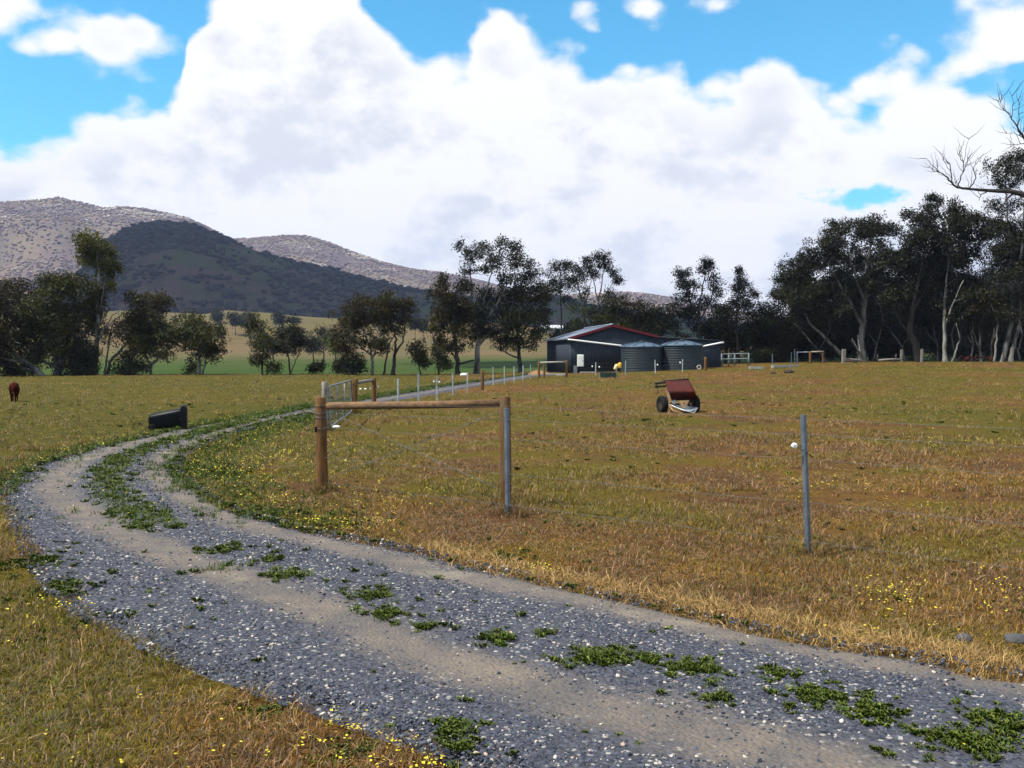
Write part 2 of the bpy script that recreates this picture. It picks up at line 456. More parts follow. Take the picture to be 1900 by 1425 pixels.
tan = T.mix(T.step(T.noise(pos, 0.05, 6, 0.7), 0.52, 0.66), tan, (0.066, 0.056, 0.022))
c = T.mix(ss.outputs[0], pc, green)
c = T.mix(ss.outputs[1], c, tan)
T.put(b.inputs['Base Color'], c); b.inputs['Roughness'].default_value = 0.95; b.inputs['Specular IOR Level'].default_value = 0.1
bn = T.new('ShaderNodeBump'); bn.inputs['Strength'].default_value = 0.7; bn.inputs['Distance'].default_value = 0.05
T.put(bn.inputs['Height'], fine); T.put(b.inputs['Normal'], bn.outputs[0])

angs = np.concatenate([np.linspace(-60, 60, 300), np.arange(63, 300, 3.0)]) * math.pi / 180
rads = np.concatenate([[0.4, 1.0, 1.6], np.geomspace(2.2, 4200, 180)])
AA, RR = np.meshgrid(angs, rads)
X = RR * np.sin(AA); Y = RR * np.cos(AA); Z = hgt(X, Y)
na, nr = len(angs), len(rads)
V = np.stack([X.ravel(), Y.ravel(), Z.ravel()], 1)
I, J = np.meshgrid(np.arange(nr - 1), np.arange(na), indexing='ij'); J2 = (J + 1) % na
F = np.stack([(I * na + J).ravel(), (I * na + J2).ravel(), ((I + 1) * na + J2).ravel(), ((I + 1) * na + J).ravel()], 1)
# where the dry paddock stops and the green flat starts (left and behind the trees)
edge_y = np.interp(X.ravel(), [-200, -60, -10, 2, 14, 30, 60, 200], [84, 86, 92, 104, 104, 104, 102, 102]) + 3 * (fbm(X.ravel() / 6, Y.ravel() / 6, 3, 3) - 0.5)
gz = sstep(-1.0, 2.0, Y.ravel() - edge_y)
tz = sstep(170, 430, RR.ravel() + 260 * (fbm(X.ravel() / 110, Y.ravel() / 110, 4, 4) - 0.5))
cols = np.stack([gz, tz * gz, gz * 0], 1)
ground = link('ground', np_mesh('ground', V, F, cols, True), m); tag(ground, 'dry grassy paddock running on to green flats and tan rises', kind='structure')

# ------------------------------------------------------------------ hills
def hill(name, func, a0, a1, na, r0, r1, nr, mat):
    A = np.linspace(a0, a1, na); R = np.linspace(r0, r1, nr)
    AA, RR = np.meshgrid(A, R)
    X = RR * np.sin(AA); Y = RR * np.cos(AA); Z = func(X, Y)
    V = np.stack([X.ravel(), Y.ravel(), Z.ravel()], 1)
    I, J = np.meshgrid(np.arange(nr - 1), np.arange(na - 1), indexing='ij')
    F = np.stack([(I * na + J).ravel(), (I * na + J + 1).ravel(), ((I + 1) * na + J + 1).ravel(), ((I + 1) * na + J).ravel()], 1)
    o = link(name, np_mesh(name, V, F, None, True), mat); tag(o, kind='structure')
    return o

rangeT = px_profile([(-2500, 560), (-1500, 480), (-800, 400), (-300, 392), (-100, 384), (0, 376), (60, 372), (110, 367), (150, 376), (190, 386), (230, 384), (270, 388), (310, 396), (345, 404), (390, 424), (430, 444), (480, 441), (530, 437), (570, 438), (610, 450), (660, 470), (710, 487), (760, 500), (820, 507), (870, 516), (930, 532), (1000, 548), (1080, 548), (1150, 542), (1200, 546), (1250, 554), (1300, 566), (1400, 585), (1600, 600), (2200, 600), (3500, 630)])
D2 = 2500.0
def range_h(x, y):
    r = np.hypot(x, y); a = np.arctan2(x, y)
    zc = CAMH + rangeT(a) * D2
    t = np.where(r < D2, sstep(1250, D2 + 150, r) / float(sstep(1250, D2 + 150, D2)), sstep(D2 + 900, D2, r))
    rough = (fbm(x / 240.0, y / 240.0, 3, 21) - 0.5) * 60 * sstep(1300, 1700, r) * sstep(D2 + 10, D2 - 250, r)
    gul = (np.abs(fbm(a * 9.0, r / 2600.0, 3, 31) - 0.5) - 0.12) * 140 * sstep(1350, 1800, r) * sstep(D2, D2 - 500, r)
    return zc * t + (rough + gul) * np.clip(zc / 300, 0.1, 1) - 6 * (1 - t)

ridgeA = px_profile([(-1500, 640), (-300, 640), (0, 612), (60, 590), (110, 555), (150, 500), (185, 446), (250, 414), (300, 406), (350, 412), (400, 428), (450, 448), (500, 467), (560, 484), (640, 503), (700, 518), (740, 528), (830, 541), (900, 550), (1000, 545), (1050, 548), (1100, 562), (1200, 578), (1350, 592), (1600, 608), (2200, 625), (3500, 640)])
ridgeB = px_profile([(-300, 640), (150, 560), (250, 480), (330, 452), (450, 483), (560, 512), (640, 542), (720, 566), (800, 590), (900, 612), (1100, 630), (1500, 640)])
DA, DB = 1280.0, 1010.0
def ridge_h(x, y):
    r = np.hypot(x, y); a = np.arctan2(x, y)
    za = (CAMH + ridgeA(a) * DA) * np.where(r < DA, sstep(720, DA + 80, r) / float(sstep(720, DA + 80, DA)), sstep(DA + 500, DA, r))
    zb = (CAMH + ridgeB(a) * DB) * np.where(r < DB, sstep(700, DB + 60, r) / float(sstep(700, DB + 60, DB)), sstep(DB + 260, DB, r))
    k = 8.0
    z = np.logaddexp(za / k, zb / k) * k
    z = z + (fbm(x / 120.0, y / 120.0, 4, 41) - 0.5) * 26 * sstep(780, 950, r) * sstep(DA, DA - 160, r)
    return z - 5 - 9 * sstep(820, 720, r)

m, T, b = base_mat('range_soil')
pos = T.new('ShaderNodeNewGeometry').outputs['Position']
c = T.mix(T.step(T.noise(pos, 0.006, 6, 0.6), 0.4, 0.62), (0.118, 0.090, 0.086), (0.165, 0.130, 0.092))
c = T.mix(T.step(T.noise(pos, 0.03, 6, 0.7), 0.58, 0.68), c, (0.22, 0.19, 0.165))
T.put(b.inputs['Base Color'], c); b.inputs['Roughness'].default_value = 1.0; b.inputs['Specular IOR Level'].default_value = 0.0
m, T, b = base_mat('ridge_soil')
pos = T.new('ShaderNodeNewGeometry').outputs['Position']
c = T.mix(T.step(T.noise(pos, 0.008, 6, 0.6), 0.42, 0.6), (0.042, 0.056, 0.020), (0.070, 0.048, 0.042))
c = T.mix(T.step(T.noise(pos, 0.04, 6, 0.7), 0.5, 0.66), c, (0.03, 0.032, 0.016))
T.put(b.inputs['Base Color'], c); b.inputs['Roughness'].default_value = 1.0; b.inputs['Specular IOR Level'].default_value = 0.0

hill('mountain_range', range_h, -1.15, 0.95, 420, 1240, 3400, 130, MATS['range_soil'])
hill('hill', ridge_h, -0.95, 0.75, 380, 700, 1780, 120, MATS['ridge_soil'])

ICO = None
def ico():
    global ICO
    if ICO is None:
        bm = bmesh.new(); bmesh.ops.create_icosphere(bm, subdivisions=1, radius=1.0)
        bm.verts.ensure_lookup_table()
        ICO = (np.array([v.co[:] for v in bm.verts], np.float32), np.array([[v.index for v in f.verts] for f in bm.faces], np.int32))
        bm.free()
    return ICO

def crowns(name, P, size, cols, seed, label, squash=0.6):
    """a far wood: many ragged little crowns in one mesh"""
    rng = np.random.default_rng(seed)
    v, f = ico(); n = len(P); nv = len(v)
    jit = 1 + rng.uniform(-0.38, 0.38, (n, nv, 1))
    sc = size[:, None, None] * np.stack([rng.uniform(0.8, 1.25, n), rng.uniform(0.8, 1.25, n), rng.uniform(0.75, 1.25, n) * squash], 1)[:, None, :]
    V = v[None] * jit * sc + (P + np.stack([P[:, 0] * 0, P[:, 0] * 0, size * 0.55], 1))[:, None, :]
    F = f[None] + (np.arange(n) * nv)[:, None, None]
    C = np.repeat(cols[:, None, :], nv, 1) * rng.uniform(0.75, 1.25, (n, nv, 1))
    o = link(name, np_mesh(name, V.reshape(-1, 3), F.reshape(-1, 3), C.reshape(-1, 3), True), MATS['forest'])
    tag(o, label, 'forest', kind='stuff'); return o

rng = np.random.default_rng(7)
n = 33000
a = rng.uniform(-0.62, 0.30, n); r = np.sqrt(rng.uniform(1300 ** 2, (D2 + 40) ** 2, n))
x = r * np.sin(a); y = r * np.cos(a); z = range_h(x, y)
dens = fbm(x / 130, y / 130, 4, 77)
keep = (rng.uniform(0, 1, n) < np.clip((dens - 0.24) * 5, 0.25, 1)) & (z > 8)
x, y, z, dens = x[keep], y[keep], z[keep], dens[keep]; n = len(x)
pal = np.array([[0.20, 0.145, 0.155], [0.24, 0.175, 0.175], [0.19, 0.165, 0.10], [0.15, 0.135, 0.115], [0.31, 0.245, 0.225], [0.19, 0.125, 0.135]])
cc = pal[rng.integers(0, len(pal), n)]
dk = (fbm(x / 260, y / 260, 3, 5) > 0.62); cc[dk] *= 0.6
yl = sstep(1750, 1400, np.hypot(x, y))[:, None] * 0.7; cc = cc * (1 - yl) + yl * np.array([0.22, 0.185, 0.10]) * rng.uniform(0.7, 1.2, (n, 1))
rk = (fbm(x / 70, y / 70, 3, 15) > 0.68); cc[rk] = np.array([0.45, 0.40, 0.36])
crowns('woodland', np.stack([x, y, z], 1), rng.uniform(1.4, 3.3, n), cc * np.array([1.0, 0.96, 0.9]), 3, 'greyish dry woodland covering the far sunlit range')

n = 27000
a = rng.uniform(-0.55, 0.35, n); r = np.sqrt(rng.uniform(740 ** 2, (DA + 60) ** 2, n))
x = r * np.sin(a); y = r * np.cos(a); z = ridge_h(x, y)
dens = fbm(x / 95, y / 95, 4, 177)
left = sstep(-90, -330, x)             # thicker bush to the left and on the crest
crest = sstep(DA - 90, DA - 15, r)
foot = sstep(900, 790, r)
pr = np.clip((dens - 0.52) * 3.2, 0, 1) * 0.42 * (1 - 0.6 * sstep(-250, -60, x)) + 0.62 * left * np.clip((dens - 0.33) * 5, 0, 1) + 0.35 * crest * (dens > 0.46) + 0.85 * foot * (dens > 0.36)
keep = (rng.uniform(0, 1, n) < pr) & (z > hgt(x, y))
x, y, z = x[keep], y[keep], z[keep]; n = len(x)
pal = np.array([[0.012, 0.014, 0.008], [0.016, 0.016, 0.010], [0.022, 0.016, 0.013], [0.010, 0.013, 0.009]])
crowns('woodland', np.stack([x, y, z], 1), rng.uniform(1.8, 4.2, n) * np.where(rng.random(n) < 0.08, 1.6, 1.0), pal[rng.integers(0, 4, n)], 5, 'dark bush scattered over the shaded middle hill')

# a cumulus cloud high on the sunny side, above the top of the view: it shades the middle hill
def cumulus(loc, rx, ry, rz, nblob, seed, label):
    rg = random.Random(seed); bm = bmesh.new()
    for k in range(nblob):
        t = rg.uniform(0, 2 * math.pi); q = math.sqrt(rg.random())
        s = (1.15 - 0.6 * q) * rg.uniform(0.7, 1.15)
        M = Matrix.Translation((q * rx * 0.82 * math.cos(t), q * ry * 0.82 * math.sin(t), rg.uniform(0, rz * 0.5 * (1 - q)))) @ Matrix.Diagonal((rx * 0.27 * s, ry * 0.30 * s, rz * 0.6 * s, 1))
        bmesh.ops.create_icosphere(bm, subdivisions=2, radius=1.0, matrix=M)
    for v in bm.verts:
        f = float(fbm(v.co.x / 45, v.co.y / 45 + v.co.z / 30, 3, seed)) - 0.5
        v.co *= 1 + 0.25 * f
        if v.co.z < -rz * 0.25: v.co.z = -rz * 0.25 + (v.co.z + rz * 0.25) * 0.2
    me = bpy.data.meshes.new('cloud'); bm.to_mesh(me); bm.free()
    me.polygons.foreach_set('use_smooth', [True] * len(me.polygons))
    o = link('cloud', me, MATS['cloud_white']); o.location = loc
    tag(o, label, 'cloud'); return o
def shade_at(x, y, z, H):
    return Vector((x, y, z)) + SUN_DIR * (H / SUN_DIR.z)
cumulus(shade_at(-120, 1028, 80, 780), 560, 345, 130, 70, 4, 'white cumulus cloud high above the shaded middle hill')
cumulus(shade_at(-770, 1560, 190, 600), 75, 60, 40, 30, 21, 'small white cumulus cloud high over the left flank of the range')
cumulus(shade_at(132, 198, 3, 640), 165, 132, 60, 50, 8, 'white cumulus cloud high above the right hand trees')

# ------------------------------------------------------------------ the gravel drive
PAIRS = [((985, 694), (1005, 697)), ((920, 703), (945, 707)), ((850, 712), (880, 718)), ((760, 725), (800, 733)), ((680, 738), (705, 748)), ((585, 753), (600, 765)), ((480, 772), (520, 783)), ((390, 788), (452, 801)), ((300, 806), (395, 819)), ((205, 828), (347, 845)), ((120, 850), (330, 870)), ((40, 885), (345, 892)), ((12, 930), (385, 922)), ((40, 1000), (450, 955)), ((80, 1078), (570, 988)), ((160, 1148), (720, 1017)), ((300, 1218), (900, 1062)), ((480, 1290), (1100, 1106)), ((640, 1345), (1300, 1150)), ((830, 1408), (1500, 1194)), ((1000, 1500), (1720, 1232)), ((1300, 1650), (1980, 1268))]
Lp = [G(*p[0]) for p in PAIRS]; Rp = [G(*p[1]) for p in PAIRS]
Lp += [Vector((2.6, 1.9, 0)), Vector((7.0, -0.6, 0))]; Rp += [Vector((6.5, 5.0, 0)), Vector((10.5, 3.4, 0))]
def smooth_poly(P, n):
    P = np.array([p[:2] for p in P]); k = len(P); out = []
    for i in range(k - 1):
        p0, p1, p2, p3 = P[max(i - 1, 0)], P[i], P[i + 1], P[min(i + 2, k - 1)]
        for t in np.linspace(0, 1, n, endpoint=False):
            out.append(0.5 * ((2 * p1) + (-p0 + p2) * t + (2 * p0 - 5 * p1 + 4 * p2 - p3) * t * t + (-p0 + 3 * p1 - 3 * p2 + p3) * t ** 3))
    out.append(P[-1]); return np.array(out)
LE = smooth_poly(Lp, 12); RE = smooth_poly(Rp, 12)
def line_px(pts): return smooth_poly([G(*p) for p in pts], 8)
TRK_L = line_px([(975, 694), (850, 713), (740, 729), (640, 746), (560, 758), (470, 775), (380, 793), (290, 815), (215, 835), (140, 865), (100, 905), (135, 945), (230, 1000), (390, 1062), (520, 1112), (690, 1180), (860, 1250), (1060, 1308), (1260, 1365), (1500, 1425), (1800, 1520)])
TRK_R = line_px([(995, 696), (870, 716), (780, 731), (690, 746), (590, 763), (500, 781), (420, 803), (345, 830), (300, 855), (290, 885), (350, 930), (450, 978), (560, 1005), (660, 1028), (850, 1076), (1090, 1122), (1300, 1172), (1500, 1214), (1700, 1252), (1950, 1295), (2300, 1350)])
STRIP = line_px([(985, 695), (860, 714), (760, 730), (665, 746), (575, 760), (490, 777), (410, 797), (330, 818), (255, 845), (205, 875), (205, 915), (240, 955), (300, 985)])
STRIP2 = line_px([(300, 985), (430, 1030), (560, 1090), (700, 1150), (930, 1200), (1120, 1240), (1330, 1258), (1500, 1305), (1640, 1345), (1900, 1400), (2100, 1450)])
def dist_to(P, L):
    P = np.asarray(P, float)[:, :2]; best = np.full(len(P), 1e9)
    for a_, b_ in zip(L[:-1], L[1:]):
        d = b_ - a_; q = np.clip(((P - a_) @ d) / (d @ d + 1e-12), 0, 1)
        best = np.minimum(best, np.hypot(*(P - a_ - q[:, None] * d).T))
    return best
ROADPOLY = np.concatenate([LE, RE[::-1]])
def in_poly(P, poly):
    x, y = P[:, 0], P[:, 1]; ins = np.zeros(len(P), bool)
    x0, y0 = poly[:, 0], poly[:, 1]; x1, y1 = np.roll(x0, -1), np.roll(y0, -1)
    for i in range(len(poly)):
        if y0[i] == y1[i]: continue
        c = ((y0[i] > y) != (y1[i] > y)) & (x < (x1[i] - x0[i]) * (y - y0[i]) / (y1[i] - y0[i]) + x0[i])
        ins ^= c
    return ins
nu = 44; U = np.linspace(-0.10, 1.10, nu)
V = LE[:, None, :] * (1 - U[None, :, None]) + RE[:, None, :] * U[None, :, None]
x, y = V[..., 0].ravel(), V[..., 1].ravel(); UU = np.tile(U, len(LE))
prof = 0.048 - 0.095 * np.clip(np.abs(UU - 0.5) * 2 - 0.86, 0, 1) / 0.34
dl, dr = dist_to(V.reshape(-1, 2), TRK_L), dist_to(V.reshape(-1, 2), TRK_R)
tw = np.exp(-(dl / 0.31) ** 2) + np.exp(-(dr / 0.27) ** 2)
ds = np.minimum(dist_to(V.reshape(-1, 2), STRIP), 9)
z = hgt(x, y) + prof + 0.030 * (fbm(x / 0.6, y / 0.6, 3, 12) - 0.5) - 0.018 * np.clip(tw, 0, 1) + 0.02 * np.exp(-(ds / 0.25) ** 2)
nl = len(LE)
I, J = np.meshgrid(np.arange(nl - 1), np.arange(nu - 1), indexing='ij')
F = np.stack([(I * nu + J).ravel(), (I * nu + J + 1).ravel(), ((I + 1) * nu + J + 1).ravel(), ((I + 1) * nu + J).ravel()], 1)
m, T, b = base_mat('gravel_road')
pos = T.new('ShaderNodeNewGeometry').outputs['Position']
at = T.new('ShaderNodeAttribute'); at.attribute_name = 'Col'
ss = T.new('ShaderNodeSeparateColor'); T.put(ss.inputs[0], at.outputs[0])
vo = T.new('ShaderNodeTexVoronoi'); T.put(vo.inputs['Vector'], pos); vo.inputs['Scale'].default_value = 42.0
vo2 = T.new('ShaderNodeTexVoronoi'); T.put(vo2.inputs['Vector'], pos); vo2.inputs['Scale'].default_value = 95.0
hs = T.new('ShaderNodeSeparateColor'); T.put(hs.inputs[0], vo.outputs['Color'])
grav = T.mix(T.step(hs.outputs[0], 0.1, 0.95), (0.026, 0.030, 0.046), (0.078, 0.085, 0.112))
grav = T.mix(T.step(hs.outputs[1], 0.90, 0.96), grav, (0.34, 0.32, 0.29))
grav = T.mix(T.step(vo.outputs['Distance'], 0.35, 0.75), grav, (0.055, 0.055, 0.062))
dirt = T.mix(T.step(T.noise(pos, 1.6, 7, 0.68), 0.36, 0.64), (0.165, 0.134, 0.106), (0.105, 0.091, 0.082))
dirt = T.mix(T.step(T.noise(pos, 0.9, 6, 0.6), 0.56, 0.7), dirt, (0.22, 0.185, 0.135))
dirt = T.mix(T.math('MULTIPLY', T.step(T.noise(pos, 30.0, 4, 0.7), 0.45, 0.7), 0.5), dirt, (0.085, 0.085, 0.095))
wob = T.math('MULTIPLY', T.math('SUBTRACT', T.noise(pos, 3.0, 6, 0.7), 0.5), 1.5)
wt = T.step(T.math('ADD', ss.outputs[0], T.math('ADD', wob, T.math('MULTIPLY', T.math('SUBTRACT', T.noise(pos, 22.0, 5, 0.7), 0.5), 0.9))), 0.15, 1.05)
c = T.mix(T.math('MULTIPLY', wt, 0.94), grav, dirt)
T.put(b.inputs['Base Color'], c); b.inputs['Roughness'].default_value = 0.92; b.inputs['Specular IOR Level'].default_value = 0.2
bn = T.new('ShaderNodeBump'); bn.inputs['Strength'].default_value = 0.8; bn.inputs['Distance'].default_value = 0.012
T.put(bn.inputs['Height'], T.math('SUBTRACT', T.math('MULTIPLY', T.noise(pos, 40, 4, 0.7), 0.7), vo.outputs['Distance']))
T.put(b.inputs['Normal'], bn.outputs[0])
cols = np.stack([np.clip(tw, 0, 1), np.clip(ds, 0, 1), tw * 0], 1)
road = link('road', np_mesh('road', np.stack([x, y, z], 1), F, cols, True), m); tag(road, 'curving grey gravel farm drive with two wheel tracks', kind='structure')
def road_z(x, y):
    P = np.stack([x, y], 1)
    t = np.exp(-(dist_to(P, TRK_L) / 0.30) ** 2) + np.exp(-(dist_to(P, TRK_R) / 0.26) ** 2)
    return hgt(x, y) + 0.048 + 0.030 * (fbm(x / 0.6, y / 0.6, 3, 12) - 0.5) - 0.018 * np.clip(t, 0, 1)


# ------------------------------------------------------------------ shed and tanks
def ribbed(p0, p1, z0a, z1a, z0b, z1b, pitch=0.19, depth=0.03, out=(0, -1, 0), topfn=None):
    """corrugated sheet from p0 to p1 (xy), bottom and top heights at both ends"""
    p0 = Vector((p0[0], p0[1], 0)); p1 = Vector((p1[0], p1[1], 0)); L = (p1 - p0).length
    n = max(2, int(L / pitch)); out = Vector(out).normalized(); row0 = []; row1 = []
    for i in range(n):
        for q, dd in ((0.0, 0), (0.55, 0), (0.65, depth), (0.9, depth)):
            t = (i + q) / n; p = p0.lerp(p1, t) + out * dd
            zt = topfn(t) if topfn else z1a + (z1b - z1a) * t
            row0.append(Vector((p.x, p.y, z0a + (z0b - z0a) * t))); row1.append(Vector((p.x, p.y, zt)))
    t = 1.0; p = p1; zt = topfn(1.0) if topfn else z1b
    row0.append(Vector((p.x, p.y, z0b))); row1.append(Vector((p.x, p.y, zt)))
    return row0, row1

def sheet_from(rows, thick, nrm):
    return MB().sheet(rows, thick, nrm)

ux = Vector((12, 1.5, 0)).normalized(); uy = Vector((-1.5, 12, 0)).normalized()
S0 = Vector((4.98, 86.0, 0)); zb = 0.0
Wm, Wl, Dp = 7.8, 5.7, 12.2
def SP(u, v, z): 
    p = S0 + ux * u + uy * v; return Vector((p.x, p.y, z))
zE, zR, zM, zL = 3.20, 4.32, 3.36, 3.02           # left eave, ridge, valley side of gable, lean-to eave
uR = 3.75
shed = empty('shed', SP(0, 0, 0.2)); tag(shed, 'dark slate metal farm shed with red gable trim and lean-to', 'shed')
def gable_top(t):
    u = t * (Wm + Wl)
    if u < uR: return zE + (zR - zE) * u / uR
    if u < Wm: return zR + (zM - zR) * (u - uR) / (Wm - uR)
    return zM + (zL - zM) * (u - Wm) / Wl
a, b_ = ribbed(SP(0, 0, 0), SP(Wm + Wl, 0, 0), zb, zE, zb, zL, out=-uy, topfn=gable_top)
sheet_from([a, b_], 0.03, -uy).build('front_wall', MATS['shed_wall'], shed, world=True)
a, b_ = ribbed(SP(0, 0.01, 0), SP(0, Dp, 0), zb, zE, zb, zE, out=-ux)
sheet_from([a, b_], 0.03, -ux).build('side_wall', MATS['shed_wall'], shed, world=True)
a, b_ = ribbed(SP(Wm + Wl, 0.01, 0), SP(Wm + Wl, Dp, 0), zb, zL, zb, zL, out=ux)
sheet_from([a, b_], 0.03, ux).build('side_wall', MATS['shed_wall'], shed, world=True)
a, b_ = ribbed(SP(0, Dp, 0), SP(Wm + Wl, Dp, 0), zb, zE, zb, zL, out=uy, topfn=gable_top)
sheet_from([a, b_], 0.03, uy).build('back_wall', MATS['shed_wall'], shed, world=True)
def roof_plane(u0, z0, u1, z1, mat, name='roof'):
    rows = []
    for (u, z) in ((u0, z0), (u1, z1)):
        r = []; n = 60
        for i in range(n):
            for q, dd in ((0, 0), (0.55, 0), (0.68, 0.03), (0.87, 0.03)):
                r.append(SP(u, -0.18 + (Dp + 0.36) * (i + q) / n, z + 0.05 + dd))
        r.append(SP(u, Dp + 0.18, z + 0.05)); rows.append(r)
    return sheet_from(rows, 0.025, (0, 0, 1)).build(name, mat, shed, world=True)
roof_plane(-0.18, zE - 0.05, uR, zR, MATS['shed_roof'])
roof_plane(uR + 0.005, zR, Wm, zM, MATS['shed_roof'])
roof_plane(Wm + 0.02, zM - 0.06, Wm + Wl + 0.15, zL - 0.05, MATS['shed_roof_dark'], 'lean_to_roof')
MB().tube([SP(uR, -0.2, zR + 0.09), SP(uR, Dp + 0.2, zR + 0.09)], 0.09, 6).build('ridge_cap', MATS['shed_roof'], shed, world=True)
def barge(u0, z0, u1, z1):
    mb = MB(); P = [SP(u0, -0.22, z0 - 0.12), SP(u1, -0.22, z1 - 0.12), SP(u1, -0.22, z1 + 0.10), SP(u0, -0.22, z0 + 0.10)]
    mb.prism(P, uy * 0.035); mb.build('barge_board', MATS['red_trim'], shed, world=True)
barge(-0.15, zE - 0.03, uR - 0.01, zR); barge(uR + 0.01, zR, Wm, zM)
MB().box(SP(-0.22, Dp / 2, zE - 0.04), (0.13, Dp + 0.4, 0.12), Matrix.Rotation(math.atan2(1.5, 12), 3, 'Z')).build('gutter', MATS['shed_roof'], shed, world=True)
MB().box(SP(Wm + Wl + 0.16, Dp / 2, zL - 0.05), (0.13, Dp + 0.4, 0.12), Matrix.Rotation(math.atan2(1.5, 12), 3, 'Z')).build('gutter', MATS['shed_wall'], shed, world=True)
# white pipes carrying the roof water to the tanks
def pipe(pts, r=0.075): return MB().tube(pts, r, 10).build('drain_pipe', MATS['plastic_white'], shed, world=True)
pipe([SP(-0.2, -0.16, 3.1), SP(0.02, -0.2, 3.08), SP(5.1, -0.22, 2.50), SP(5.28, -0.22, 2.44), SP(5.33, -0.22, 2.30)])
pipe([SP(Wm + Wl + 0.2, -0.18, 2.86), SP(Wm + Wl - 0.1, -0.2, 2.83), SP(Wm + Wl - 2.0, -0.25, 2.46)])

def tank(cx, cy, label):
    z0 = hz_(cx, cy); t = empty('water_tank', (cx, cy, z0)); tag(t, label, 'water tank', 'corrugated water tanks in front of the shed')
    R, H, nr_ = 1.72, 2.0, 15
    prof = [(0.02, -0.1)]
    for i in range(nr_):
        h0 = -0.1 + (H + 0.1) * i / nr_; dh = (H + 0.1) / nr_
        prof += [(R, h0), (R, h0 + dh * 0.62), (R + 0.045, h0 + dh * 0.72), (R + 0.045, h0 + dh * 0.92), (R, h0 + dh * 0.999)]
    MB().lathe(prof, sides=56).build('tank_wall', MATS['tank'], t)
    MB().lathe([(R - 0.05, H + 0.002), (R + 0.10, H + 0.002), (R + 0.10, H + 0.09), (R + 0.02, H + 0.10), (R - 0.05, H + 0.09)], sides=56).build('rim', MATS['tank_lid'], t)
    # cone lid of raised ribs and dished sectors
    vs = [(0.26 * math.cos(k * math.pi / 24), 0.26 * math.sin(k * math.pi / 24), H + 0.46) for k in range(48)]
    vs += [((R + 0.04) * math.cos(k * math.pi / 24), (R + 0.04) * math.sin(k * math.pi / 24), H + 0.095 + (0.05 if k % 4 == 0 else 0.0)) for k in range(48)]
    vs.append((0, 0, H + 0.47))
    fs = [(k, (k + 1) % 48, 48 + (k + 1) % 48, 48 + k) for k in range(48)] + [(k, 96, (k + 1) % 48) for k in range(48)]
    MB().add(vs, fs).build('lid', MATS['tank_lid'], t)
    for k in range(12):
        a_ = k * math.pi / 6
        MB().tube([(0.28 * math.cos(a_), 0.28 * math.sin(a_), H + 0.47), ((R) * math.cos(a_), R * math.sin(a_), H + 0.165)], 0.035, 5).build('rib', MATS['tank_lid'], t)
    MB().tube([(0, -0.3, H + 0.42), (0, -0.3, H + 0.56)], 0.22, 14).build('hatch', MATS['tank'], t)
tank(10.98, 84.45, 'dark round corrugated water tank at the middle of the shed front')
tank(14.42, 84.6, 'dark round corrugated water tank nearer the lean-to end')

# ------------------------------------------------------------------ posts, fences, gate
def round_post(mb, base, top, r, sides=14, r2=None):
    base = Vector(base); top = Vector(top); r2 = r2 or r * 0.93
    n = 5; pts = []; rad = []
    for i in range(n):
        t = i / (n - 1); p = base.lerp(top, t); p.x += 0.004 * math.sin(5 * t + base.x); pts.append(p); rad.append(r + (r2 - r) * t)
    pts.append(pts[-1] + (top - base).normalized() * 0.012); rad.append(r2 * 0.86)
    mb.tube(pts, rad, sides); return mb

def star_post(base, top, w=0.052, th=0.007, yaw=0.4):
    base = Vector(base); top = Vector(top); poly = []
    for k in range(3):
        a_ = yaw + k * 2 * math.pi / 3
        d = Vector((math.cos(a_), math.sin(a_), 0)); nrm = Vector((-d.y, d.x, 0)); w_ = w * (0.62 if k else 0.55)
        poly += [base + d * th - nrm * th * 0.6 + Vector((0, 0, 0)), base + d * w_ - nrm * th * 0.6, base + d * w_ + nrm * th * 0.6, base + d * th + nrm * th * 0.6]
    return MB().prism(poly, top - base)

def wire_pts(a, b, sag=0.02, n=10):
    a, b = Vector(a), Vector(b); return [a.lerp(b, t) - Vector((0, 0, sag * 4 * t * (1 - t))) for t in [i / n for i in range(n + 1)]]

# the near fence: timber box strainer, steel posts and wires running off to the right
A0_ = AT(600, 915, 12.3); A0_.z = 0
B0_ = AT(938, 930, 11.15); B0_.z = 0
C0_ = AT(943, 955, 10.55); C0_.z = 0
D0_ = AT(1502, 1030, 8.47); D0_.z = 0
E0_ = Vector((5.05, 6.35, 0)); 
nf = empty('wire_fence', (A0_.x, A0_.y, 0)); tag(nf, 'near wire fence with timber box strainer and steel posts beside the drive', 'fence')
p = round_post(MB(), A0_ - Vector((0, 0, 0.3)), (A0_.x - 0.035, A0_.y, 1.175), 0.072).build('strainer_post', MATS['pine_post'], nf, world=True)
tag(p, 'thick brown round timber post at the drive side')
p = round_post(MB(), B0_ - Vector((0, 0, 0.3)), (B0_.x, B0_.y, 1.235), 0.066).build('strainer_post', MATS['pine_post'], nf, world=True)
MB().tube([AT(608, 753, 12.2), AT(700, 752.2, 11.95), AT(800, 751, 11.65), AT(931, 748, 11.2)], [0.047, 0.046, 0.045, 0.044], 14).build('rail', MATS['pine_rail'], nf, world=True)
star_post(C0_ - Vector((0, 0, 0.2)), AT(940, 757, 10.55), 0.050, 0.008, 0.5).build('steel_post', MATS['steel'], nf, world=True)
dt = AT(1490.5, 770, 8.47); star_post(D0_ - Vector((0, 0, 0.2)), dt, 0.046, 0.008, 0.2).build('steel_post', MATS['steel'], nf, world=True)
et = Vector((E0_.x, E0_.y, 1.17)); star_post(E0_ - Vector((0, 0, 0.2)), et, 0.058, 0.009, 0.2).build('steel_post', MATS['steel'], nf, world=True)
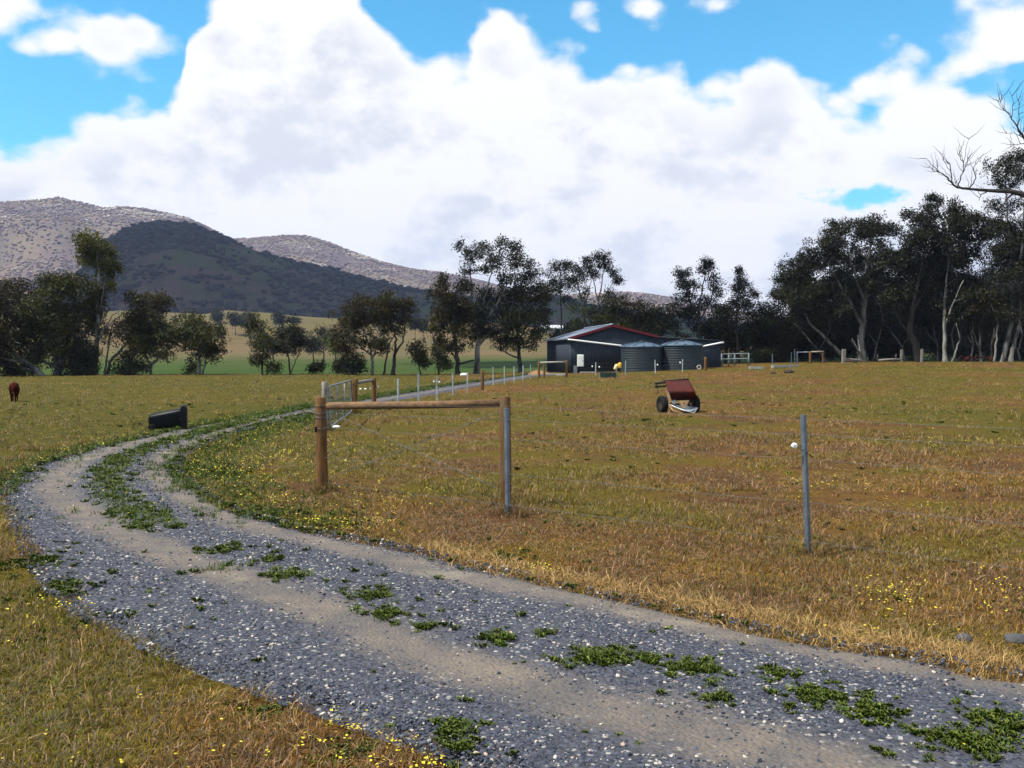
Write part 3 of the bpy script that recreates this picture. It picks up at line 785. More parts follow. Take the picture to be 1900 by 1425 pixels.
for zA, zw in ((1.10, 1.165), (1.0, 1.03), (0.82, 0.82), (0.45, 0.45), (0.14, 0.12)):
    lean = lambda base, top, z: Vector(base).lerp(Vector(top), z / top.z)
    chain = [Vector((A0_.x + 0.02, A0_.y - 0.075, zA)), Vector((C0_.x - 0.03, C0_.y - 0.02, zw)), lean(D0_, dt, zw) + Vector((0, -0.03, 0)), Vector((E0_.x, E0_.y - 0.03, zw))]
    for a, b2 in zip(chain[:-1], chain[1:]):
        MB().tube(wire_pts(a, b2, 0.008), 0.0018, 5).build('wire', MATS['wire'], nf, world=True)
# wire turns round the thick post, twisted cross braces, barbs
for z in (1.085, 0.99, 0.94, 0.80):
    MB().tube([(A0_.x - 0.03 * z + 0.077 * math.cos(t), A0_.y + 0.077 * math.sin(t), z + 0.004 * math.sin(2 * t)) for t in np.linspace(0, 2 * math.pi, 17)], 0.003, 5).build('wire_tie', MATS['wire'], nf, world=True)
for (za, zb2) in ((0.18, 1.08), (1.02, 0.2)):
    for ph in (0, math.pi):
        a = Vector((A0_.x + 0.06, A0_.y - 0.06, za)); b2 = Vector((B0_.x - 0.05, B0_.y - 0.06, zb2)); pts = []
        for i in range(61):
            t = i / 60; q = a.lerp(b2, t); w = 0.012 * math.sin(math.pi * t) ; pts.append(q + Vector((0, math.cos(40 * t + ph), math.sin(40 * t + ph))) * w * 0.8)
        MB().tube(pts, 0.0022, 5).build('brace_wire', MATS['wire'], nf, world=True)
ip = AT(1474, 827, 8.47)
MB().lathe([(0.007, -0.016), (0.023, -0.016), (0.025, -0.010), (0.014, -0.004), (0.014, 0.004), (0.025, 0.010), (0.023, 0.016), (0.007, 0.016), (0.007, -0.016)], c=ip, sides=20, axis='Y').build('insulator', MATS['plastic_white'], nf, world=True)
MB().tube([ip, AT(1490, 836, 8.45), AT(1508, 848, 8.44)], 0.004, 6).build('insulator_arm', MATS['dark_iron'], nf, world=True)
bi = AT(586, 797, 12.2)
MB().box(bi, (0.03, 0.03, 0.07)).build('insulator', MATS['plastic_black'], nf, world=True, bevel=0.008)

# the fence along the drive to the shed
DRV = [(738, 33.6, 0.93), (776, 34.6, 1.08), (810, 37.5, 0.95), (840, 42, 0.95), (867, 45.5, 0.95), (915, 56.5, 1.02), (936, 58.0, 1.05), (954, 61.0, 1.02), (970, 65.0, 1.02), (984, 68.5, 1.02)]
df = empty('wire_fence', ONG(695, 31.2)); tag(df, 'long wire fence of steel posts along the drive to the shed', 'fence')
q1, q2 = ONG(659, 29.0), ONG(694, 31.2)
for q, ht in ((q1, 1.02), (q2, 1.0)):
    round_post(MB(), q - Vector((0, 0, 0.2)), q + Vector((0, 0, ht)), 0.075).build('strainer_post', MATS['pine_post'], df, world=True)
MB().tube([q1 + Vector((0.06, 0, 0.92)), q2 + Vector((-0.06, 0, 0.93))], 0.05, 12).build('rail', MATS['old_wood'], df, world=True)
tops = [q2]
for px_, Y_, h_ in DRV:
    q = ONG(px_, Y_); tops.append(q)
    star_post(q - Vector((0, 0, 0.2)), q + Vector((random.Random(px_).uniform(-0.02, 0.02), 0, h_)), 0.056, 0.010, px_ * 0.1).build('steel_post', MATS['pale_metal'], df, world=True)
q = ONG(895, 49.0); tops.insert(6, q)
round_post(MB(), q - Vector((0, 0, 0.2)), q + Vector((0, 0, 0.98)), 0.085).build('timber_post', MATS['pine_post'], df, world=True)
e1, e1b, e2 = ONG(1000, 70.0), ONG(1010, 73.0), ONG(1051, 71.0)
tops.append(e1)
for q, ht in ((e1, 1.18), (e1b, 1.12), (e2, 1.22)):
    round_post(MB(), q - Vector((0, 0, 0.2)), q + Vector((0, 0, ht)), 0.085 if q is not e2 else 0.1).build('strainer_post', MATS['pine_post'], df, world=True)
MB().tube([e1 + Vector((0.05, 0, 1.12)), e2 + Vector((-0.05, 0, 1.14))], 0.06, 10).build('rail', MATS['pale_wood'], df, world=True)
for z in (0.9, 0.66, 0.42, 0.2):
    for a, b2 in zip(tops[:-1], tops[1:]):
        MB().tube(wire_pts(a + Vector((0, 0, z)), b2 + Vector((0, 0, z)), 0.02, 4), 0.0018, 4, cap=False).build('wire', MATS['wire'], df, world=True)
for px_, py_, Y_ in ((805, 708, 37.4), (815, 709, 37.6), (669, 722, 30), (678, 722, 30.2), (687, 721, 30.4), (701, 718, 31.2)):
    MB().lathe([(0.0, -0.03), (0.028, -0.025), (0.032, 0.0), (0.028, 0.025), (0.0, 0.03)], c=AT(px_, py_, Y_), sides=12, axis='X').build('insulator', MATS['plastic_white'], df, world=True)

# open gate and its hanging post
gp = ONG(602, 22.4)
gate_post = round_post(MB(), gp - Vector((0, 0, 0.2)), gp + Vector((0, 0, 1.10)), 0.07).build('gate_post', MATS['old_wood'])
tag(gate_post, 'grey round timber gate post behind the thick near post', 'post')
ga = Vector((gp.x + 0.10, gp.y + 0.05, 0)); gb = q1 + Vector((-0.10, -0.05, 0)); gb.z = 0
gt = empty('farm_gate', (ga.x, ga.y, 0)); tag(gt, 'open galvanised tube gate with mesh standing beside the drive', 'gate')
def gp_(t, z): q = ga.lerp(gb, t); return Vector((q.x, q.y, z))
MB().tube([gp_(0, 0.12), gp_(0, 0.97), gp_(0.005, 1.0), gp_(0.02, 1.01), gp_(0.98, 0.99), gp_(0.995, 0.98), gp_(1, 0.95), gp_(1, 0.14), gp_(0.995, 0.09), gp_(0.98, 0.08), gp_(0.02, 0.08), gp_(0, 0.12)], 0.021, 8, cap=False).build('gate_frame', MATS['steel'], gt, world=True)
for t0, t1 in ((0.30, 0.36), (0.62, 0.62)):
    MB().tube([gp_(t0, 1.0), gp_(t1, 0.08)], 0.014, 6).build('stay', MATS['steel'], gt, world=True)
mb = MB()
for k in range(1, 6): mb.tube([gp_(0, 0.1 + 0.15 * k), gp_(1, 0.1 + 0.15 * k)], 0.0035, 4, cap=False)
for k in range(1, 24): mb.tube([gp_(k / 24, 0.09), gp_(k / 24, 0.99)], 0.0025, 4, cap=False)
mb.build('gate_mesh', MATS['wire'], gt, world=True)['kind'] = 'stuff'

# yard fence in front of the shed
yf = empty('wire_fence', ONG(1105, 72)); tag(yf, 'low yard fence of steel posts in front of the dark shed and tanks', 'fence')
prev = e2
for px_, Y_, h_ in ((1105, 77, 1.0), (1160, 76, 1.05), (1216, 76, 1.05), (1266, 78, 1.0)):
    q = ONG(px_, Y_); lean = Vector((0.06 if px_ != 1216 else -0.12, 0, 0)) * 0.3
    star_post(q - Vector((0, 0, 0.2)), q + lean + Vector((0, 0, h_)), 0.075, 0.012, px_).build('steel_post', MATS['pale_metal'], yf, world=True)
    for z in (0.9, 0.6, 0.3): MB().tube(wire_pts(prev + Vector((0, 0, z)), q + Vector((0, 0, z)), 0.02, 3), 0.0035, 4, cap=False).build('wire', MATS['wire'], yf, world=True)
    prev = q
q = ONG(1309, 79); round_post(MB(), q - Vector((0, 0, 0.2)), q + Vector((0, 0, 1.08)), 0.12).build('timber_post', MATS['pine_post'], yf, world=True)
for z in (0.9, 0.6, 0.3): MB().tube(wire_pts(prev + Vector((0, 0, z)), q + Vector((0, 0, z)), 0.02, 3), 0.0035, 4, cap=False).build('wire', MATS['wire'], yf, world=True)
for px_, py_ in ((1099, 680), (1112, 681), (1220, 677), (1262, 673)):
    MB().lathe([(0.0, -0.05), (0.06, -0.04), (0.065, 0.0), (0.06, 0.04), (0.0, 0.05)], c=AT(px_, py_, 76.5), sides=12, axis='X').build('insulator', MATS['plastic_white'], yf, world=True)

# pipe-rail yards right of the shed
sy = empty('pipe_rail', ONG(1350, 92)); tag(sy, 'grey pipe rail yard just right of the shed', 'fence')
xs = [(1339, 91.5), (1352, 92), (1363, 92.5), (1389, 89)]
for px_, Y_ in xs:
    q = ONG(px_, Y_); MB().tube([q - Vector((0, 0, 0.1)), q + Vector((0, 0, 1.15))], 0.07, 8).build('steel_post', MATS['grey_paint'], sy, world=True)
a, b2 = ONG(1339, 91.5), ONG(1389, 89)
for z in (1.12, 0.66): MB().tube([a + Vector((0, 0, z)), b2 + Vector((0, 0, z))], 0.05, 8).build('rail', MATS['grey_paint'], sy, world=True)

# old fence along the foot of the right-hand trees
of = empty('wire_fence', ONG(1505, 90)); tag(of, 'weathered timber box strainer with rail right of the shed yard', 'fence')
o1, o2, o3 = ONG(1479, 91), ONG(1503, 90), ONG(1527, 91)
for q, r, mt in ((o1, 0.05, 'steel'), (o2, 0.11, 'pine_post'), (o3, 0.10, 'pine_post')):
    round_post(MB(), q - Vector((0, 0, 0.2)), q + Vector((0, 0, 1.12)), r).build('strainer_post', MATS[mt], of, world=True)
MB().tube([o1 + Vector((0, 0, 1.06)), o2 + Vector((0, 0, 1.06))], 0.045, 8).build('rail', MATS['steel'], of, world=True)
MB().tube([o2 + Vector((0, 0, 1.06)), o3 + Vector((0, 0, 1.08))], 0.06, 8).build('rail', MATS['pale_wood'], of, world=True)
for px_, Y_, h_ in ((1433, 91, 1.0), (1468, 92, 1.05), (1474, 92, 1.35)):
    q = ONG(px_, Y_); star_post(q - Vector((0, 0, 0.2)), q + Vector((0, 0, h_)), 0.075, 0.012, px_).build('steel_post', MATS['steel'], of, world=True)
for lab, px_, Y_, h_, r_ in (('stout squared grey post standing left of the bare sapling', 1565, 88, 1.25, 0.15), ('weathered grey post at the end of the fallen rail', 1672, 93, 1.15, 0.10), ('pale upright post left of the big forked trunks', 1710, 90, 1.2, 0.10), ('pale upright post near the right edge below the trees', 1877, 91, 1.3, 0.11)):
    q = ONG(px_, Y_)
    mb = MB(); mb.prism([q + Vector((-r_, -r_, -0.2)), q + Vector((r_, -r_ * 0.9, -0.2)), q + Vector((r_ * 0.95, r_, -0.2)), q + Vector((-r_, r_, -0.2))], (0.02, 0, h_ + 0.2))
    tag(mb.build('old_post', MATS['old_wood'], bevel=0.02), lab, 'post', 'old posts below the right trees')
# fallen rails
def rail(name, lab, cat, p0, p1, r, mat='old_wood', grp=None):
    o = MB().tube([p0, Vector(p0).lerp(Vector(p1), 0.5) + Vector((0, 0, 0.03)), p1], [r, r * 0.95, r * 0.85], 8).build(name, MATS[mat]); tag(o, lab, cat, grp); return o
rail('fallen_rail', 'grey rail sloping from the stout post down past the sapling', 'log', AT(1568, 665.5, 88), ONG(1609, 89) + Vector((0, 0, 0.1)), 0.08)
rail('fallen_log', 'dark short log propped under the sloping grey rail', 'log', AT(1569, 669, 87.5), ONG(1590, 87) + Vector((0, 0, 0.08)), 0.09, 'bark_dark')
lr = empty('low_rail', ONG(1650, 93)); tag(lr, 'low weathered rail on short stumps below the right trees', 'rail')
MB().tube([AT(1629, 668.5, 93), AT(1650, 667, 93), AT(1671, 667, 93)], 0.10, 8).build('rail', MATS['old_wood'], lr, world=True)
for px_ in (1628, 1662):
    q = ONG(px_, 93); MB().tube([q - Vector((0, 0, 0.1)), q + Vector((0, 0, 0.75))], 0.08, 7).build('stump', MATS['bark_dark'], lr, world=True)
for lab, a, b2 in (('pale plank lying on the grass left of the box strainer', ((1390, 686), (1416, 685)), 0), ('long pale beam lying on the grass before the box strainer', ((1433, 684.5), (1480, 680.5)), 0)):
    p0, p1 = G(*a[0]), G(*a[1]); mid = (p0 + p1) / 2; d = p1 - p0
    R = Matrix.Rotation(math.atan2(d.y, d.x), 3, 'Z')
    tag(MB().box(mid + Vector((0, 0, 0.12)), (d.length, 0.22, 0.18), R).build('beam', MATS['concrete'], bevel=0.01), lab, 'beam', 'pale beams on the grass')

# ------------------------------------------------------------------ things round the shed
q = ONG(1073, 83.5); mbx = empty('meter_box', q); tag(mbx, 'pale upright meter box on a grey post before the shed', 'meter box')
MB().box(q + Vector((-0.25, 0, 0.28)), (0.30, 0.10, 0.75)).build('post', MATS['grey_paint'], mbx, world=True, bevel=0.01)
cb = AT(1077, 669, 83.3)
MB().box(cb, (0.54, 0.22, 1.0)).build('cabinet', MATS['cream_paint'], mbx, world=True, bevel=0.015)
MB().box(cb + Vector((0, -0.125, 0)), (0.46, 0.03, 0.9)).build('door', MATS['cream_paint'], mbx, world=True, bevel=0.008)
MB().box(cb + Vector((0.17, -0.15, 0)), (0.03, 0.03, 0.12)).build('handle', MATS['grey_paint'], mbx, world=True, bevel=0.004)
def can(px_, py_, lab, mat, tilt, post):
    q = ONG(px_ + 1, 80); c = AT(px_, py_, 80); t = empty('plastic_drum', q); tag(t, lab, 'drum', 'plastic drums on stakes')
    R = Matrix.Rotation(tilt, 3, 'Y'); mb = MB()
    prof = [(0.0, -0.22), (0.13, -0.22), (0.15, -0.19), (0.15, 0.16), (0.10, 0.21), (0.05, 0.22), (0.05, 0.26), (0.0, 0.26)]
    mb.lathe(prof, sides=16); mb.v = [tuple(R @ Vector(v) + c) for v in mb.v]
    mb.build('drum_body', MATS[mat], t, world=True)
    MB().tube([q - Vector((0, 0, 0.1)), c - Vector((0, 0, 0.1))], 0.045, 8).build('stake', MATS[post], t, world=True)
can(1143, 681, 'tilted cream plastic drum on a pale stake before the shed', 'cream_plastic', 0.35, 'pale_wood')
can(1150, 678, 'bright yellow plastic drum on a dark stake before the shed', 'yellow_plastic', 0.0, 'dark_iron')
# trough
q = ONG(1128, 69); tr = empty('water_trough', q, 0.05); tag(tr, 'low dark green plastic water trough on the grass', 'trough')
mb = MB(); L_, Wd, Hh = 0.95, 0.5, 0.38
mb.prism([(-L_ * 0.5, -Wd / 2, 0), (-L_ * 0.55, -Wd / 2, Hh), (-L_ * 0.55, -Wd / 2 + 0.05, Hh), (-L_ * 0.47, -Wd / 2 + 0.05, 0.05), (L_ * 0.47, -Wd / 2 + 0.05, 0.05), (L_ * 0.55, -Wd / 2 + 0.05, Hh), (L_ * 0.55, -Wd / 2, Hh), (L_ * 0.5, -Wd / 2, 0)], (0, 0.0, 0)) if False else None
for y0 in (-Wd / 2, Wd / 2 - 0.05): mb.prism([(-L_ * 0.48, y0, -0.02), (L_ * 0.48, y0, -0.02), (L_ * 0.55, y0, Hh), (-L_ * 0.55, y0, Hh)], (0, 0.05, 0))
for sx in (-1, 1): mb.prism([(sx * L_ * 0.48, -Wd / 2 + 0.05, -0.02), (sx * L_ * 0.55, -Wd / 2 + 0.05, Hh), (sx * (L_ * 0.55 - 0.05), -Wd / 2 + 0.05, Hh), (sx * (L_ * 0.48 - 0.05), -Wd / 2 + 0.05, -0.02)], (0, Wd - 0.1, 0))
mb.build('basin', MATS['trough_green'], tr, bevel=0.015)
MB().box((0, 0, Hh - 0.10), (L_ * 0.95, Wd - 0.12, 0.02)).build('float_cover', MATS['trough_green'], tr)
for sx in (-1, 1): MB().box((sx * 0.56, 0, 0.16), (0.05, 0.2, 0.34)).build('end_lug', MATS['grey_paint'], tr, bevel=0.01)
# pale tyre leaning on the tank, sand heap, slabs, far white drum
q = ONG(1297, 82.6)
ty = MB(); nT = 24
ring = [(0.155 + 0.05 * math.cos(t), 0.05 * math.sin(t)) for t in np.linspace(0, 2 * math.pi, 13)]
ty.lathe(ring, c=(q.x, q.y, q.z + 0.19), sides=nT, axis='Y'); tag(ty.build('tyre', MATS['pale_wood']), 'small pale ring leaning at the foot of the right tank', 'tyre')
def mound(cx, cy, rx, ry, h, name, lab, mat, seed):
    rg = np.random.default_rng(seed); vs = []; fs = []; n1, n2 = 10, 28
    z0 = hz_(cx, cy)
    for i in range(n1 + 1):
        q_ = i / n1
        for k in range(n2):
            a_ = 2 * math.pi * k / n2; rr = q_ * (1 + 0.12 * math.sin(3 * a_ + seed))
            x_, y_ = cx + rx * rr * math.cos(a_), cy + ry * rr * math.sin(a_)
            vs.append((x_, y_, z0 - 0.03 + h * (1 - q_ ** 1.6) * (0.85 + 0.3 * float(fbm(x_ * 2, y_ * 2, 3, seed)))))
    for i in range(n1):
        for k in range(n2): fs.append((i * n2 + k, i * n2 + (k + 1) % n2, (i + 1) * n2 + (k + 1) % n2, (i + 1) * n2 + k))
    o = MB().add(vs, fs, True).build(name, MATS[mat]); tag(o, lab, name.replace('_', ' ')); return o
s_ = ONG(1000, 82); mound(s_.x, s_.y, 1.15, 0.9, 0.42, 'sand_heap', 'heap of orange sand left of the shed', 'sand', 3)
for lab, px_, Y_, w_, h_ in (('long pale slab on the ground behind the timber rail', 1025, 80, 2.3, 0.14), ('small pale slab lying before the shed corner', 1040, 77.5, 0.5, 0.10), ('thin pale plank at the foot of the shed wall', 1090, 84.4, 1.2, 0.10)):
    q = ONG(px_, Y_); tag(MB().box(q + Vector((0, 0, h_ / 2)), (w_, 0.5, h_), Matrix.Rotation(0.05, 3, 'Z')).build('slab', MATS['concrete'], bevel=0.01), lab, 'slab', 'pale slabs by the shed')
def oval(px_, py_, Y_, rx, rz, name, lab, cat, mat):
    c = AT(px_, py_, Y_); mb = MB(); prof = [(0.0, -1)] + [(math.cos(t), math.sin(t)) for t in np.linspace(-1.4, 1.4, 11)] + [(0.0, 1)]
    mb.lathe([(r * rz, h * rx) for r, h in prof], sides=18, axis='X')
    mb.v = [(v[0] + c.x, v[1] + c.y, v[2] + c.z) for v in mb.v]
    tag(mb.build(name, MATS[mat]), lab, cat)
q = ONG(861, 84); oval(861, 695.5, 84, 0.34, 0.16, 'white_drum', 'white rounded tub lying at the far edge of the paddock', 'tub', 'plastic_white')
oval(624, 792, 21.6, 0.085, 0.035, 'white_float', 'small white plastic float in the grass near the gate', 'float', 'plastic_white')

def stone(px_, py_, size, lab, mat, seed, flat=0.6, grp='loose stones'):
    g = G(px_, py_); bm = bmesh.new(); bmesh.ops.create_icosphere(bm, subdivisions=2, radius=1.0)
    rg = random.Random(seed); sx, sy_ = rg.uniform(0.8, 1.3), rg.uniform(0.7, 1.1)
    for v in bm.verts:
        f = 0.75 + 0.5 * float(fbm(v.co.x * 1.3 + seed, v.co.y * 1.3 + v.co.z, 3, seed)); v.co *= f
        v.co = Vector((v.co.x * sx * size, v.co.y * sy_ * size, v.co.z * flat * size))
    me = bpy.data.meshes.new('stone'); bm.to_mesh(me); bm.free()
    o = link('stone', me, MATS[mat]); o.location = g + Vector((0, 0, size * flat * 0.45)); tag(o, lab, 'stone', grp)
stone(1790, 1190, 0.055, 'rounded grey stone in the dry grass by the drive at right', 'stone_grey', 1)
stone(1886, 1192, 0.06, 'rounded grey stone in the dry grass at the right edge', 'stone_grey', 2)
stone(937, 1308, 0.03, 'small pink stone in the wheel track at the bottom', 'stone_pink', 3)
stone(983, 1320, 0.02, 'smaller pink stone just right of the pink one', 'stone_pink', 8)
stone(965, 1352, 0.02, 'cream pebble among the gravel below the pink stones', 'stone_pale', 4)
stone(998, 1405, 0.022, 'cream pebble at the bottom edge of the gravel', 'stone_pale', 5)
stone(1135, 1197, 0.026, 'pale flat stone on the middle of the gravel', 'stone_pale', 6)
stone(1630, 1302, 0.03, 'pale tan stone beside the green tuft in the drive', 'stone_pale', 7)
stone(1710, 1420, 0.03, 'white stone at the bottom right by yellow flowers', 'stone_pale', 9)
stone(1463, 692, 0.32, 'dark lump of rubble in the grass right of the shed', 'dark_iron', 10, 0.5, 'dark lumps in the paddock')
stone(1434, 694, 0.22, 'smaller dark lump of rubble left of the bigger one', 'dark_iron', 11, 0.5, 'dark lumps in the paddock')

# red implement under the right-hand trees
q = ONG(1814, 93); im = empty('farm_implement', q); tag(im, 'low rusty red farm implement under the right trees', 'implement')
MB().box(q + Vector((0, 0, 0.42)), (3.3, 0.12, 0.14)).build('beam', MATS['rust_red'], im, world=True, bevel=0.01)
for k in range(5):
    xk = -1.5 + k * 0.72
    MB().tube([q + Vector((xk, 0, 0.45)), q + Vector((xk - 0.12, -0.1, 0.62)), q + Vector((xk - 0.3, -0.15, 0.35)), q + Vector((xk - 0.18, -0.2, 0.0))], 0.045, 6).build('tine', MATS['rust_red'], im, world=True)
for sx in (-1.1, 1.2):
    MB().lathe([(0.0, -0.05), (0.20, -0.05), (0.24, -0.03), (0.24, 0.03), (0.20, 0.05), (0.0, 0.05)], c=q + Vector((sx, -0.25, 0.24)), sides=18, axis='Y').build('wheel', MATS['rust_red'], im, world=True)

# ------------------------------------------------------------------ the fallen bin
q = G(279, 800); ba = empty('wheelie_bin', (q.x - 0.05, q.y + 0.06, 0), 0.30); tag(ba, 'dark green wheelie bin lying on its back beside the drive', 'bin')
def rrect(x, w, z0, z1, r=0.06, n=5):
    P = []
    for cx, cz, a0 in ((w / 2 - r, z1 - r, 0), (-w / 2 + r, z1 - r, 90), (-w / 2 + r, z0 + r, 180), (w / 2 - r, z0 + r, 270)):
        for k in range(n + 1):
            t = math.radians(a0 + 90 * k / n); P.append((x, cx + r * math.cos(t), cz + r * math.sin(t)))
    return P
def loft(rings, cap0=True, cap1=True):
    mb = MB(); n = len(rings[0]); vs = [p for r in rings for p in r]
    fs = [(i * n + k, i * n + (k + 1) % n, (i + 1) * n + (k + 1) % n, (i + 1) * n + k) for i in range(len(rings) - 1) for k in range(n)]
    mb.add(vs, fs, True)
    if cap0: mb.f.append(tuple(range(n))); mb.sm.append(False)
    if cap1: mb.f.append(tuple(range((len(rings) - 1) * n, len(rings) * n))); mb.sm.append(False)
    return mb
loft([rrect(0.0, 0.34, 0.05, 0.34, 0.07), rrect(0.03, 0.39, 0.025, 0.375, 0.09), rrect(0.68, 0.47, 0.02, 0.505, 0.10), rrect(0.72, 0.48, 0.02, 0.51, 0.09)]).build('bin_body', MATS['bin_plastic'], ba)
loft([rrect(0.68, 0.53, 0.005, 0.56, 0.06), rrect(0.76, 0.55, 0.0, 0.58, 0.06), rrect(0.76, 0.52, 0.02, 0.55, 0.06), rrect(0.69, 0.49, 0.03, 0.52, 0.06)], False, False).build('rim', MATS['plastic_black'], ba)
loft([rrect(0.763, 0.55, 0.0, 0.585, 0.06), rrect(0.795, 0.55, 0.0, 0.585, 0.06), rrect(0.825, 0.42, 0.08, 0.48, 0.06)]).build('lid', MATS['plastic_black'], ba)
MB().tube([(0.69, -0.2, -0.0), (0.74, -0.2, -0.02), (0.74, 0.2, -0.02), (0.69, 0.2, 0.0)], 0.015, 8).build('handle', MATS['plastic_black'], ba)
MB().tube([(0.07, -0.24, 0.07), (0.07, 0.24, 0.07)], 0.012, 8).build('axle', MATS['dark_iron'], ba)
for sy_ in (-1, 1):
    MB().lathe([(0.0, -0.022), (0.075, -0.022), (0.088, -0.012), (0.088, 0.012), (0.075, 0.022), (0.0, 0.022)], c=(0.07, sy_ * 0.215, 0.085), sides=20, axis='Y').build('wheel', MATS['rubber'], ba)
MB().lathe([(0.0, -0.004), (0.014, -0.004), (0.014, 0.0)], c=(0.69, -0.232, 0.27), sides=10, axis='Y').build('badge', MATS['plastic_white'], ba)

# ------------------------------------------------------------------ rusty machine in the paddock
MY = 30.0
def M_(px_, py_, dy=0.0): return AT(px_, py_, MY + dy)
q = ONG(1258, MY); mc = empty('farm_machine', q); tag(mc, 'old two-wheeled farm machine with a curved rusty red hood', 'machine')
rows = []
for t in np.linspace(0, 1, 11):
    xl = 1232 + (1246 - 1232) * t ** 0.8; xr = 1277 + (1295.5 - 1277) * t ** 0.75
    py_ = 706.5 + 36 * t; dy = 0.45 - 0.95 * math.sin(t * math.pi * 0.55)
    if t > 0.62: dy += (t - 0.62) * 1.7
    rows.append([M_(xl + (xr - xl) * k / 8, py_ - 2.0 * k / 8 * (1 - t), dy) for k in range(9)])
MB().sheet(rows, 0.012, (0, -0.7, 0.7)).build('hood', MATS['rust_red'], mc, world=True)
MB().tube([M_(1231, 706.5, 0.46), M_(1278, 703.8, 0.46)], 0.032, 8).build('hood_lip', MATS['dark_iron'], mc, world=True)
MB().box(M_(1256, 707.6, 0.40), (0.13, 0.015, 0.028)).build('maker_plate', MATS['tan_metal'], mc, world=True)
def wheel(px_, py_, dy, R, w, yaw):
    c = M_(px_, py_, dy); t = empty('wheel', c, yaw); t.parent = mc; t.matrix_parent_inverse = Matrix.Translation(mc.location).inverted()
    prof = [(R * 0.56, -w * 0.42), (R * 0.8, -w * 0.5), (R * 0.94, -w * 0.42), (R, -w * 0.22), (R, w * 0.22), (R * 0.94, w * 0.42), (R * 0.8, w * 0.5), (R * 0.56, w * 0.42), (R * 0.56, -w * 0.42)]
    MB().lathe(prof, sides=28, axis='X').build('tyre', MATS['rubber'], t)
    MB().lathe([(0.0, -w * 0.2), (R * 0.3, -w * 0.25), (R * 0.5, -w * 0.34), (R * 0.575, -w * 0.36), (R * 0.575, w * 0.36), (R * 0.5, w * 0.3), (R * 0.3, w * 0.2), (0.0, w * 0.2)], sides=24, axis='X').build('rim', MATS['dark_iron'], t)
wheel(1229, 750.5, -0.05, 0.265, 0.20, 0.30)
wheel(1288, 750.0, 0.35, 0.285, 0.20, 0.25)
MB().tube([M_(1226, 750, -0.02), M_(1290, 750, 0.35)], 0.03, 8).build('axle', MATS['dark_iron'], mc, world=True)
MB().prism([M_(1236, 722, 0.12), M_(1246, 735, 0.05), M_(1246.5, 747, 0.05), M_(1237, 747, 0.08), M_(1238.5, 735, 0.1)], (0.0, 0.03, 0)).build('side_plate', MATS['tan_metal'], mc, world=True)
MB().prism([M_(1258.5, 744, -0.50), M_(1279, 743, -0.50), M_(1271.5, 757.5, -0.52), M_(1266.5, 757.5, -0.52)], (0, 0.06, 0)).build('hitch_bracket', MATS['tan_metal'], mc, world=True)
MB().tube([M_(1269, 748.5, -0.53), M_(1269, 748.5, -0.49)], 0.02, 10).build('pin', MATS['dark_iron'], mc, world=True)
rows = []
for i, t in enumerate(np.linspace(0, 1, 9)):
    a_ = M_(1240 + 34 * t, 748 + 14.5 * t ** 0.8, -0.15 - 0.45 * t); b2 = M_(1262 + 32 * t, 751 + 5 * t, 0.30 - 0.55 * t)
    rows.append([a_.lerp(b2, k / 5) - Vector((0, 0, 0.05 * math.sin(math.pi * k / 5))) for k in range(6)])
MB().sheet(rows, 0.015, (0, 0, 1)).build('tray', MATS['pale_metal'], mc, world=True)
MB().tube([M_(1275, 762.5, -0.6), M_(1287, 766.5, -0.5), M_(1294, 757, -0.25)], 0.022, 6).build('tray_edge', MATS['pale_metal'], mc, world=True)
MB().tube([M_(1239, 747, -0.2), M_(1248, 761.5, -0.45), M_(1262, 766, -0.6), M_(1276, 770, -0.68)], 0.020, 6).build('runner', MATS['tan_metal'], mc, world=True)
for a_, b2, r in (((1215.5, 711), (1234, 709.5), 0.035), ((1217, 717.5), (1237, 716), 0.026)):
    MB().tube([M_(*a_, 0.2), M_(*b2, 0.3)], r, 8).build('draw_bar', MATS['dark_iron'], mc, world=True)
MB().tube([M_(1217.5, 713, 0.2), M_(1217, 720, 0.2)], 0.034, 8).build('crank', MATS['dark_iron'], mc, world=True)
MB().tube([M_(1220.5, 718, 0.2), M_(1221, 729, 0.18), M_(1216, 730.5, 0.18)], 0.017, 6).build('crank_handle', MATS['dark_iron'], mc, world=True)
MB().tube([M_(1238, 717, 0.3), M_(1240.5, 733, 0.15), M_(1236.5, 738, 0.1)], 0.018, 6).build('stay', MATS['dark_iron'], mc, world=True)
MB().tube([M_(1280, 747, -0.3), M_(1283, 753, -0.3)], 0.014, 6).build('stay', MATS['tan_metal'], mc, world=True)
MB().lathe([(0.0, -0.06), (0.07, -0.05), (0.08, 0.0), (0.07, 0.05), (0.0, 0.06)], c=M_(1251, 746, 0.0), sides=12, axis='X').build('gear', MATS['pale_metal'], mc, world=True)

